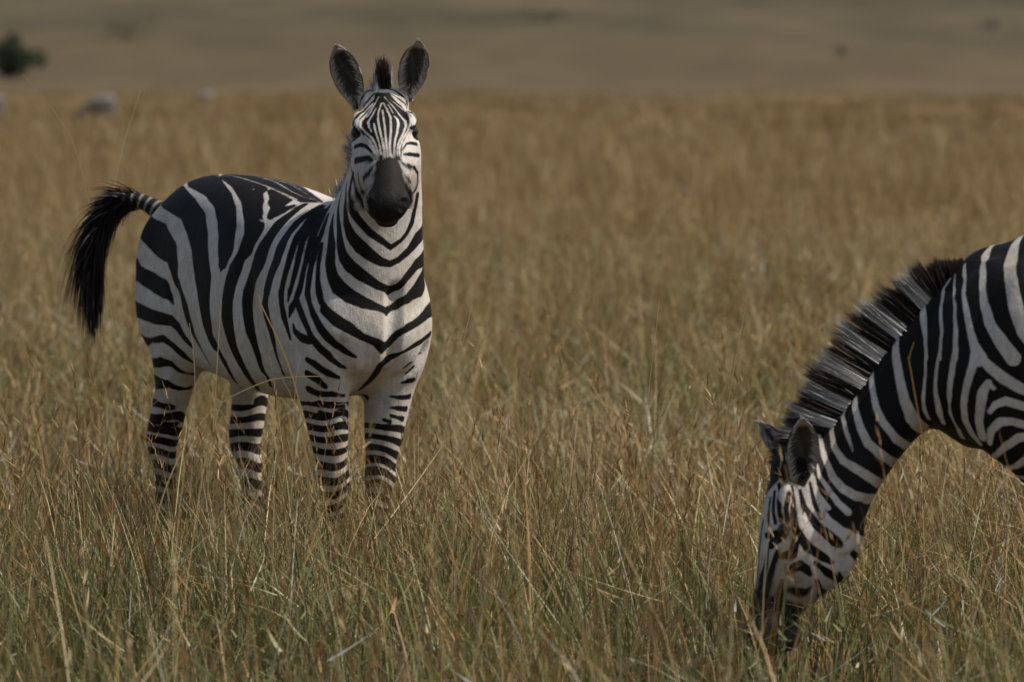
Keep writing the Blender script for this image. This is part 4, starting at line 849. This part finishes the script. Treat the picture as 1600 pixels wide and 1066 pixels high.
hs = [hand_stalk(*q) for q in (
    ([(238, 860, 0), (250, 790, 0), (285, 705, 0), (335, 638, 0), (400, 602, -.02), (445, 590, -.04), (505, 588, -.06)], 19.2, .0055),
    ([(490, 860, 0), (480, 740, 0), (470, 640, 0), (445, 555, 0), (410, 480, 0), (404, 458, 0)], 19.1, .0060, (.55, .36, .15)), ([(322, 800, 0), (335, 640, 0), (341, 540, 0), (346, 468, 0)], 19.3, .0035),
    ([(296, 800, 0), (304, 640, 0), (303, 560, 0), (296, 505, 0)], 19.4, .003), ([(455, 800, 0), (458, 690, 0), (462, 600, 0), (470, 555, 0)], 19.2, .003), ([(500, 800, 0), (462, 640, 0), (440, 590, -.02)], 19.0, .0032),
    ([(660, 860, 0), (695, 680, 0), (716, 570, 0), (738, 475, 0)], 18.6, .003), ([(760, 830, 0), (720, 690, 0), (690, 610, 0)], 18.9, .0032), ([(180, 520, 0), (128, 270, 0), (96, 190, 0), (36, 116, 0)], 22.5, .0038), ([(150, 480, 0), (185, 260, 0), (220, 140, 0)], 23.5, .0038),
    ([(1190, 1010, 0), (1195, 900, 0), (1205, 800, 0)], 15.7, .0034), ([(1222, 1010, 0), (1228, 900, 0), (1240, 815, 0)], 15.6, .0034, (.25, .24, .09)), ([(1318, 980, 0), (1300, 880, 0), (1283, 800, 0)], 15.5, .0032),
    ([(1040, 960, 0), (1010, 700, 0), (1030, 470, 0)], 18.2, .0026), ([(1480, 900, 0), (1425, 590, 0), (1421, 560, 0), (1428, 535, 0)], 15.9, .0036, (.42, .24, .07)), ([(1090, 900, 0), (1150, 560, 0), (1165, 480, 0)], 21, .0026), ([(860, 980, 0), (910, 790, 0), (935, 770, 0)], 18.0, .003))]
a = join([stalks(11, 24, 30, 1.1), stalks(24, 65, 16, 1.35), stalks(65, 130, 1.6, 2.4)] + hs)
tag(link('seeding_grass', ribbon_mesh('seeding_grass', a[0], a[1], 4, 'tint'), M_GRASS, None, False), kind='stuff')

# ------------------------------------------------------------------ far herd and bushes
def far_zebra(px, d, heading, label):
    c = zebra_2.copy(); C.objects.link(c); c['label'] = label; c['group'] = 'zebras grazing far behind'
    p = at(px, 300, d); M = Matrix.Translation(Vector((p.x, d, 0))) @ Matrix.Rotation(R(heading) - math.atan2(F2.h.y, F2.h.x), 4, 'Z') @ Matrix.Translation(-F2.o)
    c.matrix_world = M; return c
far_zebra(160, 268, 160, 'blurred distant zebra in far grass above the tail of the standing zebra')
far_zebra(322, 520, 178, 'tiny bluish distant zebra right of the other far zebra, near the field edge')
far_zebra(-14, 255, 150, 'distant zebra only just entering at the left edge of the frame')
M_LEAF = grass_material('bush_leaves', .25)
def bush(loc, wx, hz, n, label, tone):
    root = bpy.data.objects.new('bush', None); C.objects.link(root); root.location = loc
    tag(root, label, 'bush', 'bushes beyond the field')
    k = 26; cx = rng.normal(size=(k, 3)) * (.24 * wx, .24 * wx, .19 * hz) + (0, 0, hz * .52); cr_ = rng.uniform(.14, .3, k) * hz
    i = rng.integers(0, k, n); d = rng.normal(size=(n, 3)); d /= np.linalg.norm(d, axis=1)[:, None]
    P = cx[i] + d * (cr_[i] * rng.uniform(.55, 1, n) ** .5)[:, None]; P[:, 2] = np.maximum(P[:, 2], .1)
    L = hz * rng.uniform(.05, .09, n); col = np.array(tone)[None] * rng.uniform(.6, 1.5, (n, 1)) * rng.uniform(.8, 1.2, (k, 1))[i]
    me = hair_mesh('crown', P, d + rng.normal(size=(n, 3)) * .6, L, L * .7, col, col * 1.2, seg=2); link('crown', me, M_LEAF, root, False)
    bm = bmesh.new()
    for _ in range(5):
        a = rng.uniform(0, 6.28); e = Vector((math.cos(a) * wx * .28, math.sin(a) * wx * .28, hz * .6)); s = Vector((math.cos(a) * .1, math.sin(a) * .1, -.3)); r = hz * .03
        ax = (e - s).normalized(); b = ax.orthogonal().normalized(); c = ax.cross(b); lo, hi = [], []
        for x in np.linspace(0, 2 * math.pi, 8, endpoint=False):
            o = b * math.cos(x) + c * math.sin(x); lo.append(bm.verts.new(s + o * r)); hi.append(bm.verts.new(e + o * r * .4))
        for j in range(8): bm.faces.new((lo[j], lo[(j + 1) % 8], hi[(j + 1) % 8], hi[j]))
        bm.faces.new(hi)
    me = bpy.data.meshes.new('trunk'); bm.to_mesh(me); bm.free(); link('trunk', me, plain('bark', (.09, .07, .05), .9), root)
def hill_at(px, py):                            # where the line of sight through a pixel meets the hillside
    d = ray(px, py)
    for y in np.linspace(700, 4000, 3300):
        z = CAMZ + d.z * y / d.y; x = d.x * y / d.y
        if float(hill_z(np.array([x]), np.array([y]))[0]) >= z: return Vector((x, y, z - .2))
    return Vector((d.x / d.y * 4000, 4000, 60))
def hill_at(px, py):                            # where the line of sight through a pixel meets the hillside
    d = ray(px, py)
    for y in np.linspace(700, 4000, 3300):
        z = CAMZ + d.z * y / d.y; x = d.x * y / d.y
        if float(hill_z(np.array([x]), np.array([y]))[0]) >= z: return Vector((x, y, z - .2))
    return Vector((d.x / d.y * 4000, 4000, 60))
pb = hill_at(18, 122); bush(pb, .0105 * pb.y, .0060 * pb.y, 6500, 'dark green rounded bush at the far left edge of the field', (.032, .048, .024))
for px, py, wx, hz, lab in ((192, 62, 9, 3.4, 'low haze-greyed green bush on the hillside above the dark bush at left'), (855, 34, 8, 2.6, 'faint low bush high on the hillside near the top centre'), (1316, 86, 1.7, 1.5, 'small dark dot of a bush on the hillside right of centre'), (1548, 44, 4.5, 2.0, 'upper faint bush on the hillside near the right edge')):
    p = hill_at(px, py); s = p.y / 1000; bush(p, wx, hz, 1500, lab, (.12, .105, .068))  # lighter, greyer leaves: distance haze put into the colour
